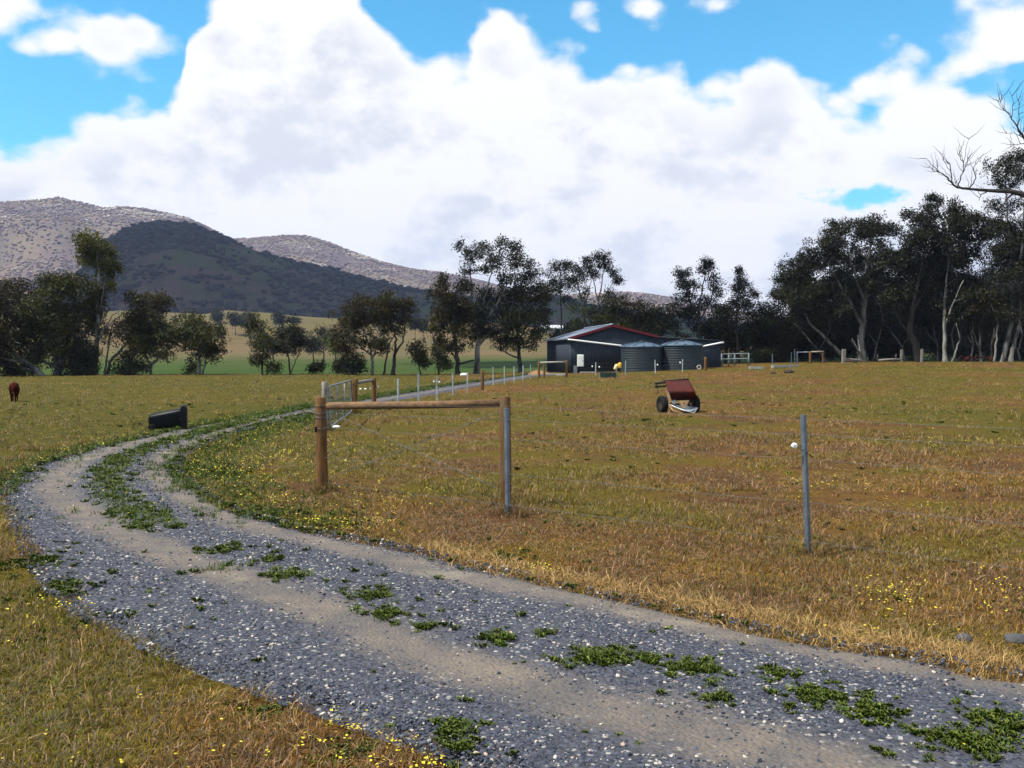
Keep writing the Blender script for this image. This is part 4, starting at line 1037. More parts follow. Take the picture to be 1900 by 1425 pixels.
# ------------------------------------------------------------------ the calf
def remeshed(mb, name, voxel, mat, smooth_it=4):
    me = mb.mesh(name); o = bpy.data.objects.new(name, me); COL.objects.link(o)
    m_ = o.modifiers.new('r', 'REMESH'); m_.mode = 'VOXEL'; m_.voxel_size = voxel
    s2 = o.modifiers.new('s', 'SMOOTH'); s2.iterations = smooth_it; s2.factor = 0.5
    dg = bpy.context.evaluated_depsgraph_get(); me2 = bpy.data.meshes.new_from_object(o.evaluated_get(dg))
    bpy.data.objects.remove(o); me2.name = name
    me2.polygons.foreach_set('use_smooth', [True] * len(me2.polygons)); me2.materials.clear(); me2.materials.append(mat)
    return me2
cq = G(26, 745); calf = empty('calf', cq, math.radians(22)); tag(calf, 'reddish brown calf standing in the grass at the left edge', 'calf')
mb = MB(); k_ = 0.70
def K(*p): return Vector(p) * k_
mb.tube([K(0, 0.78, 0.80), K(0, 0.70, 0.82), K(0, 0.45, 0.80), K(0, 0.1, 0.76), K(0, -0.2, 0.74), K(0, -0.42, 0.72), K(0, -0.5, 0.70)], [k_ * r for r in (0.06, 0.17, 0.225, 0.25, 0.24, 0.18, 0.08)], 18)
mb.tube([K(0, 0.55, 0.86), K(0, 0.1, 0.90), K(0, -0.35, 0.88)], [k_ * r for r in (0.09, 0.09, 0.08)], 10)
mb.tube([K(0, -0.35, 0.78), K(0.01, -0.52, 0.80), K(0.02, -0.62, 0.76), K(0.03, -0.68, 0.70)], [k_ * r for r in (0.17, 0.13, 0.10, 0.085)], 14)
mb.tube([K(0.03, -0.64, 0.80), K(0.03, -0.72, 0.70), K(0.035, -0.80, 0.56), K(0.04, -0.83, 0.47)], [k_ * r for r in (0.075, 0.10, 0.072, 0.055)], 14)
for sx in (-1, 1):
    mb.tube([K(sx * 0.12, -0.36, 0.66), K(sx * 0.105, -0.37, 0.40), K(sx * 0.095, -0.36, 0.28), K(sx * 0.09, -0.37, 0.06), K(sx * 0.09, -0.39, 0.0)], [k_ * r for r in (0.095, 0.062, 0.05, 0.038, 0.05)], 10)
    mb.tube([K(sx * 0.12, 0.62, 0.72), K(sx * 0.13, 0.56, 0.50), K(sx * 0.11, 0.66, 0.33), K(sx * 0.10, 0.63, 0.06), K(sx * 0.10, 0.60, 0.0)], [k_ * r for r in (0.15, 0.10, 0.055, 0.04, 0.05)], 10)
me = remeshed(mb, 'body', 0.014, MATS['hide']); link('body', me, None, calf)
for sx in (-1, 1):
    e = MB(); e.tube([K(0.03 + sx * 0.07, -0.64, 0.80), K(0.03 + sx * 0.13, -0.63, 0.79 + sx * 0.02), K(0.03 + sx * 0.20, -0.62, 0.76 + sx * 0.03)], [k_ * r for r in (0.02, 0.045, 0.008)], 8); e.build('ear', MATS['hide'], calf)
    MB().lathe([(0, -0.012), (0.012, 0.0), (0, 0.012)], c=K(0.03 + sx * 0.085, -0.735, 0.72), sides=10).build('eye', MATS['plastic_black'], calf)
MB().tube([K(0, 0.80, 0.84), K(0.0, 0.88, 0.66), K(0.01, 0.86, 0.40), K(0.01, 0.85, 0.3)], [k_ * r for r in (0.03, 0.02, 0.018, 0.035)], 8).build('tail', MATS['hide'], calf)
MB().lathe([(0.0, -0.02), (0.032, -0.012), (0.036, 0.0), (0.028, 0.014), (0.0, 0.018)], c=K(0.04, -0.862, 0.47), sides=12, axis='Y').build('muzzle', MATS['dark_iron'], calf)
#SECTION3

# ------------------------------------------------------------------ trees
def leaf_cloud(rng, C, RAD, dens, tone, lsize, spray=0.42):
    """ragged leaf sprays through ellipsoids: returns quads (n,4,3) and colours (n,3)"""
    Q = []; K = []
    for c, rd, d, tn in zip(C, RAD, dens, tone):
        area = math.pi * rd[0] * rd[2]
        nsp = max(4, int(area * 10.5 * d * (0.42 / spray) ** 2))
        u = rng.normal(size=(nsp, 3)); u /= np.linalg.norm(u, axis=1)[:, None]
        rr = rng.uniform(0.12, 1.0, nsp) ** 0.45
        lump = 0.72 + 0.55 * np.array([float(q) for q in fbm(u[:, 0] * 1.6 + c[0], u[:, 2] * 1.6 + u[:, 1] * 1.2 + c[2], 2, 3)])
        S = c + u * rr[:, None] * lump[:, None] * np.array(rd)
        nl = 15; n = nsp * nl
        P = np.repeat(S, nl, 0) + rng.normal(size=(n, 3)) * np.array([spray * 0.5, spray * 0.5, spray * 0.42])
        l = rng.normal(size=(n, 3)) * np.array([0.8, 0.8, 0.6]) + np.array([0, 0, -0.55]); l /= np.linalg.norm(l, axis=1)[:, None]
        w = np.cross(l, rng.normal(size=(n, 3))); w /= np.linalg.norm(w, axis=1)[:, None] + 1e-9
        L = rng.uniform(0.6, 1.25, (n, 1)) * lsize; Wd = L * rng.uniform(0.28, 0.5, (n, 1))
        Q.append(np.stack([P - l * L / 2, P + w * Wd / 2, P + l * L / 2, P - w * Wd / 2], 1))
        st = np.repeat(rng.uniform(0.65, 1.3, nsp), nl)
        K.append(np.array(tn)[None, :] * (st * rng.uniform(0.75, 1.25, n))[:, None])
    return np.concatenate(Q), np.concatenate(K)

OLIVE = (0.034, 0.037, 0.005); DARK = (0.015, 0.017, 0.005); BROWN = (0.033, 0.027, 0.006); LIGHT = (0.062, 0.062, 0.007); GREY = (0.019, 0.021, 0.010)
def gum(label, base, trunks, clumps, bark='bark_grey', tone=OLIVE, seed=0, Y=90.0, r0=0.28, group=None, lsize=0.25, dens=1.0, name='gum_tree', limbs=True, twigs=5, tk_=0.72):
    rng = np.random.default_rng(seed + 1000); rg = random.Random(seed)
    s = Y / FPX
    B = ONG(base, Y)
    t = empty(name, B); tag(t, label, 'tree', group)
    mb = MB(); spine = []
    for ti, tr in enumerate(trunks):
        pts = []; n = len(tr)
        dy = rg.uniform(-1, 1) * 0.6
        for i, q in enumerate(tr):
            p = AT(q[0], q[1], Y)
            if i == 0 and ti == 0: p.z = min(p.z, hz_(p.x, Y)) - 0.15
            p.y += dy * (i / max(n - 1, 1)) * 2
            if ti > 0 and i == 0 and q[1] < 672:
                near = min(spine, key=lambda e: (e[0].x - p.x) ** 2 + (e[0].z - p.z) ** 2); shift = near[0] - p
            elif i == 0: shift = Vector((0, 0, 0))
            pts.append(p + shift * (1 if i == 0 else 0) + Vector((0, shift.y, 0)) * (0 if i == 0 else 1))
        # resample with a little wander
        out = []; rad = []
        for i in range(n - 1):
            for k in range(4):
                u = k / 4; q = pts[i].lerp(pts[i + 1], u)
                q += Vector((rg.uniform(-1, 1), rg.uniform(-1, 1), 0)) * 0.06 * (0 if (i == 0 and k == 0) else 1)
                out.append(q)
        out.append(pts[-1]); m_ = len(out)
        r1 = (tr[0][2] if len(tr[0]) > 2 else r0) * tk_; r2 = tr[-1][2] if len(tr[-1]) > 2 else r1 * 0.25
        rad = [r2 + (r1 - r2) * (1 - i / (m_ - 1)) ** 1.1 for i in range(m_)]
        if ti == 0: rad[0] *= 1.45; rad[1] *= 1.1
        mb.tube(out, rad, 8); spine += list(zip(out, rad))
    C = []; R = []; D = []; TN = []
    for cl in clumps:
        cx, cy, rx, ry = cl[:4]; kk = 1.25 if group in (GR, GL) else 1.17; rx *= kk; ry *= kk; d = cl[4] if len(cl) > 4 else 1.0
        c = AT(cx, cy, Y); c.y += rg.uniform(-1, 1) * rx * s * 1.1
        for k in range(7):
            th = rg.uniform(0, 2 * math.pi); ph = rg.uniform(-1.1, 1.3); qq = rg.uniform(0.35, 0.85)
            cs = c + Vector((math.cos(th) * math.cos(ph) * rx * s * qq, math.sin(th) * math.cos(ph) * rx * s * qq, math.sin(ph) * ry * s * qq * 1.1))
            fr = rg.uniform(0.34, 0.62); C.append(np.array(cs)); R.append((rx * s * fr * 1.1, rx * s * fr, ry * s * fr)); D.append(d * dens * rg.uniform(0.7, 1.25))
            b_ = rg.uniform(0.65, 1.4); TN.append((tone[0] * b_ * rg.uniform(0.9, 1.15), tone[1] * b_, tone[2] * b_))
        if not limbs: continue
        best = min(spine, key=lambda e: (e[0] - c).length + max(0, (e[0].z - c.z + ry * s * 0.4)) * 3.0)
        a = best[0]; r_a = min(best[1] * 0.62, 0.14); mid = a.lerp(c, 0.5) + Vector((rg.uniform(-0.3, 0.3), rg.uniform(-0.3, 0.3), 0.12 * (c - a).length * 0.4))
        path = []
        for i in range(7):
            u = i / 6; path.append(a * (1 - u) ** 2 + mid * 2 * u * (1 - u) + c * u * u)
        mb.tube(path, [r_a * (1 - 0.75 * i / 6) + 0.012 for i in range(7)], 6, cap=False)
        for k in range(twigs):
            p0 = path[rg.choice((3, 4, 5, 6))]; th = rg.uniform(0, 2 * math.pi); el_ = rg.uniform(-0.3, 1.2); q = rg.uniform(0.55, 1.0)
            e = c + Vector((math.cos(th) * math.cos(el_) * rx * s * q, math.sin(th) * math.cos(el_) * rx * s * q, math.sin(el_) * ry * s * q))
            pm = p0.lerp(e, 0.55) + Vector((0, 0, 0.12 * (e - p0).length))
            mb.tube([p0, pm, e], [r_a * 0.38 + 0.008, r_a * 0.25 + 0.008, 0.010], 5, cap=False)
    mb.build('trunk', MATS[bark], t, world=True)
    if clumps:
        Q, K = leaf_cloud(rng, C, R, D, TN, lsize, 0.42 * max(1.0, Y / 95.0))
        V = Q.reshape(-1, 3) - np.array(B); F = np.arange(len(V)).reshape(-1, 4)
        link('crown', np_mesh('crown', V, F, np.repeat(K, 4, 0)), MATS['leaf'], t)
    return t

GL = 'gum trees along the left edge of the paddock'; GM = 'gum trees along the middle of the paddock edge'; GR = 'gum trees massed at the right'; GB = 'gum trees behind the shed'
# left group
gum('gum with a thick pale trunk leaning left at the far left', 84, [[(84, 700, 0.36), (55, 675), (28, 655), (8, 632), (-8, 612, 0.1)], [(30, 657, 0.14), (22, 630), (25, 605, 0.05)]], [(-35, 570, 50, 45), (15, 568, 50, 35), (40, 600, 42, 35), (-10, 610, 45, 40), (20, 640, 40, 30), (-30, 660, 40, 35), (0, 680, 38, 22)], 'bark_pale', BROWN, 1, 84, group=GL)
gum('tall dense gum with dark forked trunk left of the tallest one', 106, [[(106, 700, 0.5), (108, 660), (112, 620), (118, 580), (128, 555, 0.1)], [(112, 690, 0.25), (120, 640), (122, 600), (112, 575, 0.08)], [(150, 690, 0.10), (157, 660), (150, 610), (140, 572, 0.04)]], [(85, 545, 28, 22), (92, 530, 16, 18), (118, 535, 30, 22), (145, 528, 32, 24), (165, 548, 25, 22), (70, 580, 40, 32), (110, 575, 40, 30), (145, 575, 38, 30), (75, 625, 36, 30), (135, 625, 30, 30), (160, 610, 24, 28), (95, 650, 32, 28), (60, 660, 28, 25), (150, 650, 22, 26), (165, 575, 22, 20), (50, 600, 28, 26), (130, 600, 30, 24)], 'bark_grey', OLIVE, 2, 86, 0.4, GL)
gum('tallest slender gum on the left with a leafy plume on top', 178, [[(176, 697, 0.33), (180, 650), (183, 600), (184, 550), (187, 510), (186, 465, 0.06)], [(184, 610, 0.10), (200, 580), (212, 556), (222, 530, 0.03)], [(183, 625, 0.11), (205, 600), (225, 580), (240, 560, 0.03)], [(186, 640, 0.1), (200, 605), (215, 585), (238, 572, 0.03)], [(184, 590, 0.07), (196, 560), (205, 535, 0.02)]], [(162, 450, 18, 18), (178, 448, 20, 18), (186, 470, 20, 20), (165, 480, 20, 18), (182, 492, 18, 16), (150, 474, 12, 12), (200, 485, 14, 16), (193, 512, 14, 14, 0.7), (210, 495, 10, 12, 0.6), (183, 535, 12, 14, 0.5), (205, 530, 12, 12, 0.35)], 'bark_pale', LIGHT, 3, 87, 0.3, GL, dens=1.3)
gum('leaning pale double trunked gum right of the tallest one', 200, [[(198, 697, 0.22), (205, 672), (225, 650), (250, 628), (262, 600), (272, 585, 0.05)], [(194, 697, 0.14), (200, 660), (205, 620), (215, 590, 0.04)]], [(255, 575, 26, 22), (285, 570, 26, 20), (262, 600, 34, 24), (240, 618, 26, 22), (290, 598, 26, 22), (270, 630, 30, 20)], 'bark_pale', BROWN, 4, 88, 0.3, GL)
gum('spreading gum with white forked trunk in the left group', 279, [[(279, 697, 0.2), (277, 675), (268, 655), (258, 640, 0.05)], [(279, 680, 0.14), (292, 668), (312, 652), (325, 640, 0.04)]], [(300, 618, 30, 20), (322, 630, 26, 20), (275, 628, 26, 20), (262, 650, 24, 18), (318, 652, 22, 16), (235, 672, 20, 18), (258, 680, 16, 12), (245, 692, 16, 8)], 'bark_pale', OLIVE, 5, 88, 0.2, GL)
gum('round crowned gum at the right end of the left group', 370, [[(370, 695, 0.24), (368, 675), (366, 655), (362, 630, 0.06)], [(376, 695, 0.14), (380, 668), (388, 640, 0.04)]], [(338, 598, 26, 16), (355, 610, 30, 18), (385, 618, 24, 18), (350, 632, 30, 20), (388, 642, 26, 20), (365, 655, 28, 18), (400, 655, 14, 14), (350, 685, 12, 9), (405, 618, 8, 10, 0.5)], 'bark_grey', OLIVE, 6, 89, 0.22, GL)
for i, (bx, lab, cl) in enumerate([(28, 'low dark bush at the foot of the leaning left gum', [(28, 685, 14, 12), (38, 690, 10, 8)]), (140, 'dark bushy sapling between the two big left trunks', [(138, 668, 22, 26), (142, 690, 20, 14), (150, 650, 14, 16)]), (166, 'dense dark bush against the tallest left trunk', [(166, 672, 14, 22), (164, 690, 12, 10), (170, 650, 10, 14)])]):
    gum(lab, bx, [[(bx, 699, 0.06), (bx, 680, 0.02)]], cl, 'bark_dark', DARK, 20 + i, 85.5, 0.06, GL, name='bush', dens=1.3)
# middle row
gum('slim ragged gum standing alone left of the middle row', 490, [[(488, 694, 0.14), (487, 670), (492, 640), (482, 600, 0.03)], [(497, 694, 0.08), (498, 660), (496, 630, 0.03)]], [(475, 598, 14, 14), (488, 615, 14, 12), (468, 612, 10, 12), (496, 640, 22, 18), (478, 640, 18, 16), (488, 662, 20, 14), (478, 668, 12, 10), (505, 685, 16, 10)], 'bark_grey', OLIVE, 7, 88, 0.15, GM)
gum('lollipop shaped tree with round dark green crown', 540, [[(539, 694, 0.13), (538, 675), (536, 655), (538, 630, 0.04)], [(541, 690, 0.07), (548, 668), (556, 650, 0.03)]], [(538, 612, 24, 16), (525, 628, 20, 16), (553, 628, 22, 18), (535, 642, 24, 14), (558, 642, 14, 10)], 'bark_dark', DARK, 8, 90, 0.13, GM, dens=1.3)
gum('tiny bushy sapling between the lollipop tree and the shrubs', 586, [[(586, 694, 0.05), (586, 680, 0.02)]], [(586, 678, 10, 10, 0.6), (580, 686, 8, 6, 0.6)], 'bark_dark', OLIVE, 9, 90, 0.05, GM)
gum('leafy shrub clump at the foot of the middle gums', 645, [[(640, 694, 0.06), (642, 680, 0.02)], [(655, 694, 0.06), (657, 675, 0.02)]], [(640, 675, 18, 14), (660, 668, 16, 16), (630, 684, 10, 9), (655, 688, 20, 7)], 'bark_dark', DARK, 10, 88, 0.06, GM, name='bush', dens=1.2)
gum('broad brownish gum with mottled white trunk in the middle row', 690, [[(690, 695, 0.22), (691, 672), (688, 650), (680, 625), (672, 600, 0.05)], [(690, 668, 0.13), (700, 640), (705, 610, 0.04)], [(688, 660, 0.10), (668, 640), (655, 620, 0.03)]], [(650, 588, 26, 20), (675, 575, 28, 18), (640, 610, 22, 22), (668, 605, 30, 22), (700, 600, 24, 22), (650, 638, 24, 20), (690, 635, 24, 18), (712, 640, 14, 16), (628, 630, 14, 18)], 'bark_pale', BROWN, 11, 87, 0.24, GM)
gum('dark forked gum with bare limbs on its right side', 732, [[(730, 695, 0.26), (731, 670), (733, 650), (735, 630), (728, 600, 0.06)], [(734, 655, 0.15), (748, 635), (752, 605), (758, 588, 0.03)], [(712, 695, 0.13), (716, 665), (722, 635), (738, 612, 0.04)]], [(705, 565, 24, 16), (730, 558, 24, 18), (715, 588, 26, 18), (742, 580, 22, 18), (722, 612, 24, 16), (748, 600, 16, 14), (760, 570, 14, 12, 0.6)], 'bark_dark', BROWN, 12, 88, 0.26, GM)
gum('small bushy gum left of the slim one before the big gums', 780, [[(780, 692, 0.09), (778, 670), (774, 650, 0.03)]], [(772, 645, 16, 12), (782, 660, 16, 14), (768, 660, 12, 12), (790, 672, 9, 9, 0.7)], 'bark_dark', OLIVE, 13, 89, 0.1, GM)
gum('slim sparse gum left of the big central gums', 813, [[(814, 692, 0.11), (812, 668), (808, 645), (804, 620, 0.03)]], [(803, 610, 10, 10, 0.5), (812, 632, 12, 10, 0.6), (806, 650, 14, 10, 0.6), (818, 664, 10, 8, 0.6), (826, 678, 10, 7, 0.6)], 'bark_dark', OLIVE, 14, 90, 0.12, GM)
gum('dark trunked gum on the left flank of the tall central gum', 850, [[(850, 693, 0.32), (848, 668), (846, 645), (840, 615), (832, 580, 0.06)], [(850, 672, 0.14), (838, 655), (828, 635, 0.04)], [(852, 676, 0.14), (868, 671), (880, 668, 0.08)]], [(820, 545, 18, 16), (838, 560, 26, 22), (822, 580, 22, 24), (850, 590, 26, 22), (832, 610, 28, 22), (860, 620, 22, 20), (836, 640, 24, 14), (824, 520, 10, 9, 0.7)], 'bark_dark', BROWN, 15, 91, 0.32, GM)
gum('tallest central gum with airy crown above white limbs', 886, [[(884, 694, 0.40), (886, 660), (888, 625), (884, 585), (878, 545), (872, 500, 0.05)], [(888, 640, 0.2), (905, 620), (925, 605), (935, 590, 0.04)], [(886, 600, 0.16), (900, 550), (910, 515), (918, 480, 0.03)], [(888, 620, 0.14), (925, 560), (945, 520), (948, 480, 0.03)]],
    [(862, 462, 16, 12, 0.75), (878, 478, 18, 14, 0.75), (892, 462, 16, 12, 0.75), (910, 472, 18, 14, 0.75), (932, 458, 18, 12, 0.75), (952, 462, 18, 14, 0.75), (900, 496, 18, 14, 0.7), (930, 490, 22, 14, 0.75), (958, 488, 20, 14, 0.8), (982, 490, 18, 14, 0.8), (990, 505, 12, 10, 0.8), (868, 505, 14, 12, 0.7), (970, 512, 24, 12, 0.9), (940, 525, 22, 14), (862, 540, 20, 16), (900, 550, 28, 20), (935, 550, 28, 18), (965, 540, 26, 16), (880, 580, 26, 20), (915, 585, 26, 20), (900, 612, 26, 16), (850, 575, 22, 18), (930, 610, 24, 16), (870, 615, 22, 16)], 'bark_pale', GREY, 16, 93, 0.4, GM, twigs=7)
gum('spreading gum on the right flank of the tall central gum', 966, [[(966, 691, 0.32), (964, 665), (962, 640), (960, 610), (968, 575, 0.06)], [(964, 668, 0.14), (946, 658), (928, 648), (915, 640, 0.04)], [(962, 635, 0.13), (978, 605), (992, 585, 0.04)]], [(985, 535, 26, 16), (1008, 545, 20, 16), (960, 565, 24, 18), (990, 570, 26, 18), (1012, 585, 16, 18), (945, 598, 26, 20), (978, 605, 28, 20), (925, 628, 22, 16), (958, 635, 24, 16), (992, 632, 16, 14), (1005, 612, 14, 12, 0.7)], 'bark_grey', OLIVE, 17, 95, 0.32, GM)
# behind the shed
gum('dark crowned gum between the central gums and the forked airy one', 1040, [[(1045, 690, 0.2), (1042, 620), (1040, 560), (1038, 500, 0.04)]], [(1030, 500, 16, 14), (1045, 498, 16, 12), (1040, 520, 20, 14), (1025, 535, 18, 14), (1060, 525, 14, 12, 0.8), (1050, 548, 24, 16)], 'bark_dark', DARK, 18, 118, 0.2, GB)
gum('airy gum with two bare forks above the shed ridge left side', 1085, [[(1085, 690, 0.22), (1088, 610), (1080, 560), (1070, 520), (1058, 495, 0.03)], [(1084, 575, 0.12), (1092, 545), (1100, 515, 0.03)]], [(1055, 492, 12, 8, 0.6), (1068, 500, 12, 9, 0.6), (1080, 508, 12, 10, 0.6), (1072, 522, 12, 9, 0.6), (1092, 498, 9, 8, 0.5), (1080, 545, 16, 12, 0.8), (1085, 580, 24, 16), (1075, 605, 22, 18)], 'bark_grey', OLIVE, 19, 112, 0.22, GB)
gum('tall airy vase shaped gum above the shed roof peak', 1110, [[(1110, 690, 0.22), (1108, 610), (1110, 560), (1102, 525), (1095, 495, 0.03)], [(1110, 565, 0.13), (1118, 525), (1122, 490, 0.03)], [(1111, 570, 0.11), (1128, 540), (1142, 512, 0.03)]], [(1092, 488, 12, 9, 0.5), (1105, 478, 13, 9, 0.55), (1122, 476, 12, 9, 0.55), (1128, 490, 12, 8, 0.5), (1110, 495, 14, 9, 0.5), (1140, 508, 10, 8, 0.5), (1146, 520, 8, 6, 0.5), (1100, 510, 10, 8, 0.4), (1135, 548, 14, 12), (1115, 585, 26, 18), (1100, 610, 26, 20)], 'bark_pale', GREY, 30, 110, 0.22, GB)
row = [(1145, 565, 24, 18, 'olive rounded gum just right of the shed roof peak'), (1185, 572, 26, 20, 'brownish gum above the middle of the shed roof'), (1225, 580, 26, 20, 'brownish gum above the left tank behind the shed'), (1345, 590, 30, 22, 'dark low gum behind the right corner of the shed'), (1400, 585, 30, 24, 'dark low gum right of the shed corner'), (1440, 600, 30, 28, 'dark low gum left of the massed right trees')]
for i, (cx, cy, rx, ry, lab) in enumerate(row):
    gum(lab, cx, [[(cx, 685, 0.22), (cx + 4, 640), (cx - 3, 600), (cx, cy, 0.05)]], [(cx - rx * 0.5, cy - ry * 0.3, rx * 0.6, ry * 0.7), (cx + rx * 0.5, cy - ry * 0.2, rx * 0.6, ry * 0.7), (cx, cy + ry * 0.5, rx * 0.9, ry * 0.8), (cx - rx * 0.6, cy + ry * 1.3, rx * 0.8, ry * 0.9), (cx + rx * 0.6, cy + ry * 1.4, rx * 0.8, ry * 0.9), (cx, cy + ry * 2.1, rx * 0.9, ry * 0.9), (cx + 3, cy + ry * 2.9, rx, ry * 0.8)], 'bark_dark', BROWN if i % 2 else OLIVE, 31 + i, 108, 0.22, GB)
gum('ragged two crowned gum rising above the right tank', 1290, [[(1298, 690, 0.25), (1296, 620), (1298, 570), (1304, 530), (1310, 490, 0.03)], [(1296, 600, 0.15), (1280, 560), (1270, 520, 0.04)], [(1300, 590, 0.13), (1322, 555), (1328, 525, 0.04)]], [(1255, 512, 13, 9, 0.6), (1270, 508, 13, 9, 0.6), (1308, 486, 13, 9, 0.6), (1318, 495, 9, 8, 0.5), (1305, 505, 12, 10, 0.7), (1262, 530, 16, 12), (1280, 535, 18, 12), (1275, 555, 22, 14), (1325, 520, 14, 12), (1330, 540, 15, 14), (1318, 560, 18, 14), (1290, 580, 26, 18), (1262, 585, 22, 18), (1325, 590, 22, 18), (1295, 610, 28, 18), (1270, 625, 24, 16), (1320, 625, 22, 16)], 'bark_dark', GREY, 40, 105, 0.25, GB)
gum('slim gum with thin feathery top left of the massed right trees', 1372, [[(1372, 690, 0.2), (1366, 600), (1368, 555), (1372, 520), (1374, 500, 0.02)]], [(1372, 502, 7, 8, 0.35), (1374, 518, 9, 8, 0.4), (1364, 538, 12, 9, 0.8), (1382, 536, 12, 9, 0.8), (1398, 543, 12, 8, 0.7), (1372, 552, 20, 10, 0.8), (1385, 565, 22, 12), (1360, 575, 20, 14)], 'bark_dark', GREY, 41, 104, 0.2, GB)
# right-hand mass
gum('big domed gum at the left end of the massed right trees', 1600, [[(1600, 676, 0.55), (1598, 630), (1602, 585), (1606, 540), (1612, 480), (1618, 440, 0.08)], [(1575, 676, 0.3), (1555, 650), (1535, 630), (1505, 600), (1485, 560, 0.06)], [(1600, 610, 0.26), (1575, 560), (1545, 510), (1520, 475, 0.05)], [(1604, 560, 0.2), (1580, 500), (1562, 450, 0.05)]],
    [(1452, 530, 20, 14, 0.8), (1440, 550, 14, 12, 0.6), (1478, 492, 22, 16), (1500, 468, 24, 16), (1528, 450, 24, 16), (1552, 428, 24, 16), (1580, 432, 24, 18), (1608, 416, 26, 16), (1636, 412, 26, 16), (1655, 432, 24, 18), (1622, 446, 28, 20), (1590, 470, 26, 18), (1550, 472, 26, 18), (1515, 500, 28, 18), (1480, 525, 26, 18), (1470, 555, 28, 16), (1515, 540, 28, 20), (1560, 520, 30, 22), (1605, 510, 30, 22), (1645, 490, 30, 24), (1650, 535, 30, 24), (1600, 555, 30, 22), (1555, 565, 28, 20), (1500, 580, 28, 18)], 'bark_grey', DARK, 50, 97, 0.5, GR, dens=1.1, twigs=6)
gum('broad gum with ragged top in the middle of the right mass', 1702, [[(1706, 675, 0.6), (1698, 640), (1685, 615), (1690, 570), (1700, 520), (1712, 460, 0.08)], [(1700, 630, 0.22), (1670, 600), (1655, 570, 0.05)], [(1692, 580, 0.2), (1725, 520), (1745, 470), (1752, 420, 0.05)]],
    [(1690, 405, 18, 14, 0.9), (1705, 420, 20, 14), (1728, 395, 22, 16), (1752, 392, 22, 16), (1690, 440, 26, 20), (1720, 425, 26, 18), (1760, 420, 26, 18), (1740, 450, 30, 22), (1700, 475, 30, 24), (1745, 485, 32, 24), (1690, 515, 32, 24), (1735, 525, 32, 24), (1710, 560, 32, 22), (1665, 560, 28, 22), (1742, 375, 12, 10, 0.4), (1728, 372, 9, 9, 0.35)], 'bark_dark', DARK, 51, 95, 0.55, GR, dens=1.1, twigs=6)
gum('straight pale trunked gum right of the broad one', 1755, [[(1754, 675, 0.34), (1756, 630), (1758, 580), (1762, 530), (1772, 470, 0.06)], [(1757, 600, 0.15), (1770, 560), (1785, 520, 0.04)], [(1765, 676, 0.15), (1772, 650), (1778, 630), (1770, 600, 0.04)]], [(1782, 415, 24, 16), (1808, 412, 22, 16), (1790, 440, 28, 20), (1820, 440, 24, 18), (1775, 470, 28, 22), (1812, 475, 28, 22), (1785, 510, 30, 22), (1760, 545, 28, 20), (1805, 548, 28, 18), (1775, 580, 26, 16)], 'bark_pale', DARK, 52, 93, 0.34, GR, dens=1.1)
gum('tall right gum with twin pale trunks and high airy crown', 1868, [[(1858, 676, 0.36), (1868, 640), (1878, 600), (1880, 540), (1878, 470), (1872, 400), (1868, 330, 0.05)], [(1872, 676, 0.3), (1880, 640), (1892, 600), (1890, 500), (1898, 420), (1900, 340, 0.05)], [(1845, 676, 0.18), (1847, 640), (1850, 600), (1838, 570, 0.04)]],
    [(1845, 312, 16, 12, 0.7), (1865, 298, 18, 12, 0.7), (1888, 296, 18, 12, 0.75), (1910, 300, 18, 14, 0.75), (1875, 318, 20, 14, 0.7), (1905, 325, 20, 14, 0.7), (1848, 340, 14, 12, 0.6), (1885, 345, 20, 14, 0.6), (1850, 385, 18, 14, 0.6), (1885, 375, 20, 16, 0.6), (1912, 380, 20, 18, 0.7), (1838, 425, 26, 20), (1870, 420, 26, 20), (1905, 430, 26, 22), (1845, 460, 28, 22), (1885, 470, 28, 22), (1855, 505, 28, 20), (1915, 500, 28, 24), (1840, 545, 28, 20), (1895, 560, 30, 20), (1865, 585, 28, 16)], 'bark_pale', DARK, 53, 92, 0.36, GR, dens=1.1, twigs=6)
gum('slim pale gum between the straight trunk and the twin trunks', 1822, [[(1822, 676, 0.2), (1820, 640), (1824, 610), (1832, 580, 0.05)], [(1821, 650, 0.1), (1812, 615), (1816, 585, 0.04)]], [(1810, 570, 24, 18), (1835, 575, 24, 18), (1822, 598, 28, 14)], 'bark_pale', BROWN, 54, 94, 0.2, GR)
# understorey and back rows that close the wood
labs = ['dark undergrowth tree at the left foot of the right mass', 'dark undergrowth tree below the big domed gum', 'dark undergrowth tree behind the stout post', 'dark undergrowth tree behind the bare sapling', 'dark undergrowth tree behind the low rail', 'dark undergrowth tree left of the forked trunks', 'dark undergrowth tree behind the straight pale trunk', 'dark undergrowth tree above the red implement', 'dark undergrowth tree behind the twin trunks', 'dark undergrowth tree at the right edge']
for i, (cx, Yk) in enumerate([(1470, 112), (1525, 110), (1570, 114), (1615, 112), (1655, 110), (1695, 113), (1745, 111), (1795, 112), (1850, 110), (1910, 112)]):
    rg = random.Random(300 + i)
    cl = [(cx + rg.uniform(-34, 34), yy + rg.uniform(-8, 8), rg.uniform(26, 38), rg.uniform(18, 24)) for yy in (535, 555, 565, 580, 592, 600, 610, 620, 630, 640, 650)]
    gum(labs[i], cx, [[(cx, 676, 0.25), (cx + rg.uniform(-8, 8), 640), (cx + rg.uniform(-12, 12), 590, 0.06)], [(cx + 3, 650, 0.12), (cx + rg.uniform(10, 25), 615), (cx + rg.uniform(15, 35), 585, 0.04)]], cl, 'bark_grey', (0.026, 0.024, 0.012), 60 + i, Yk, 0.25, GR, dens=1.1, name='gum_tree')
labs = ['far gum closing the gap behind the domed crown', 'far gum behind the middle of the right mass', 'far gum behind the right end of the mass']
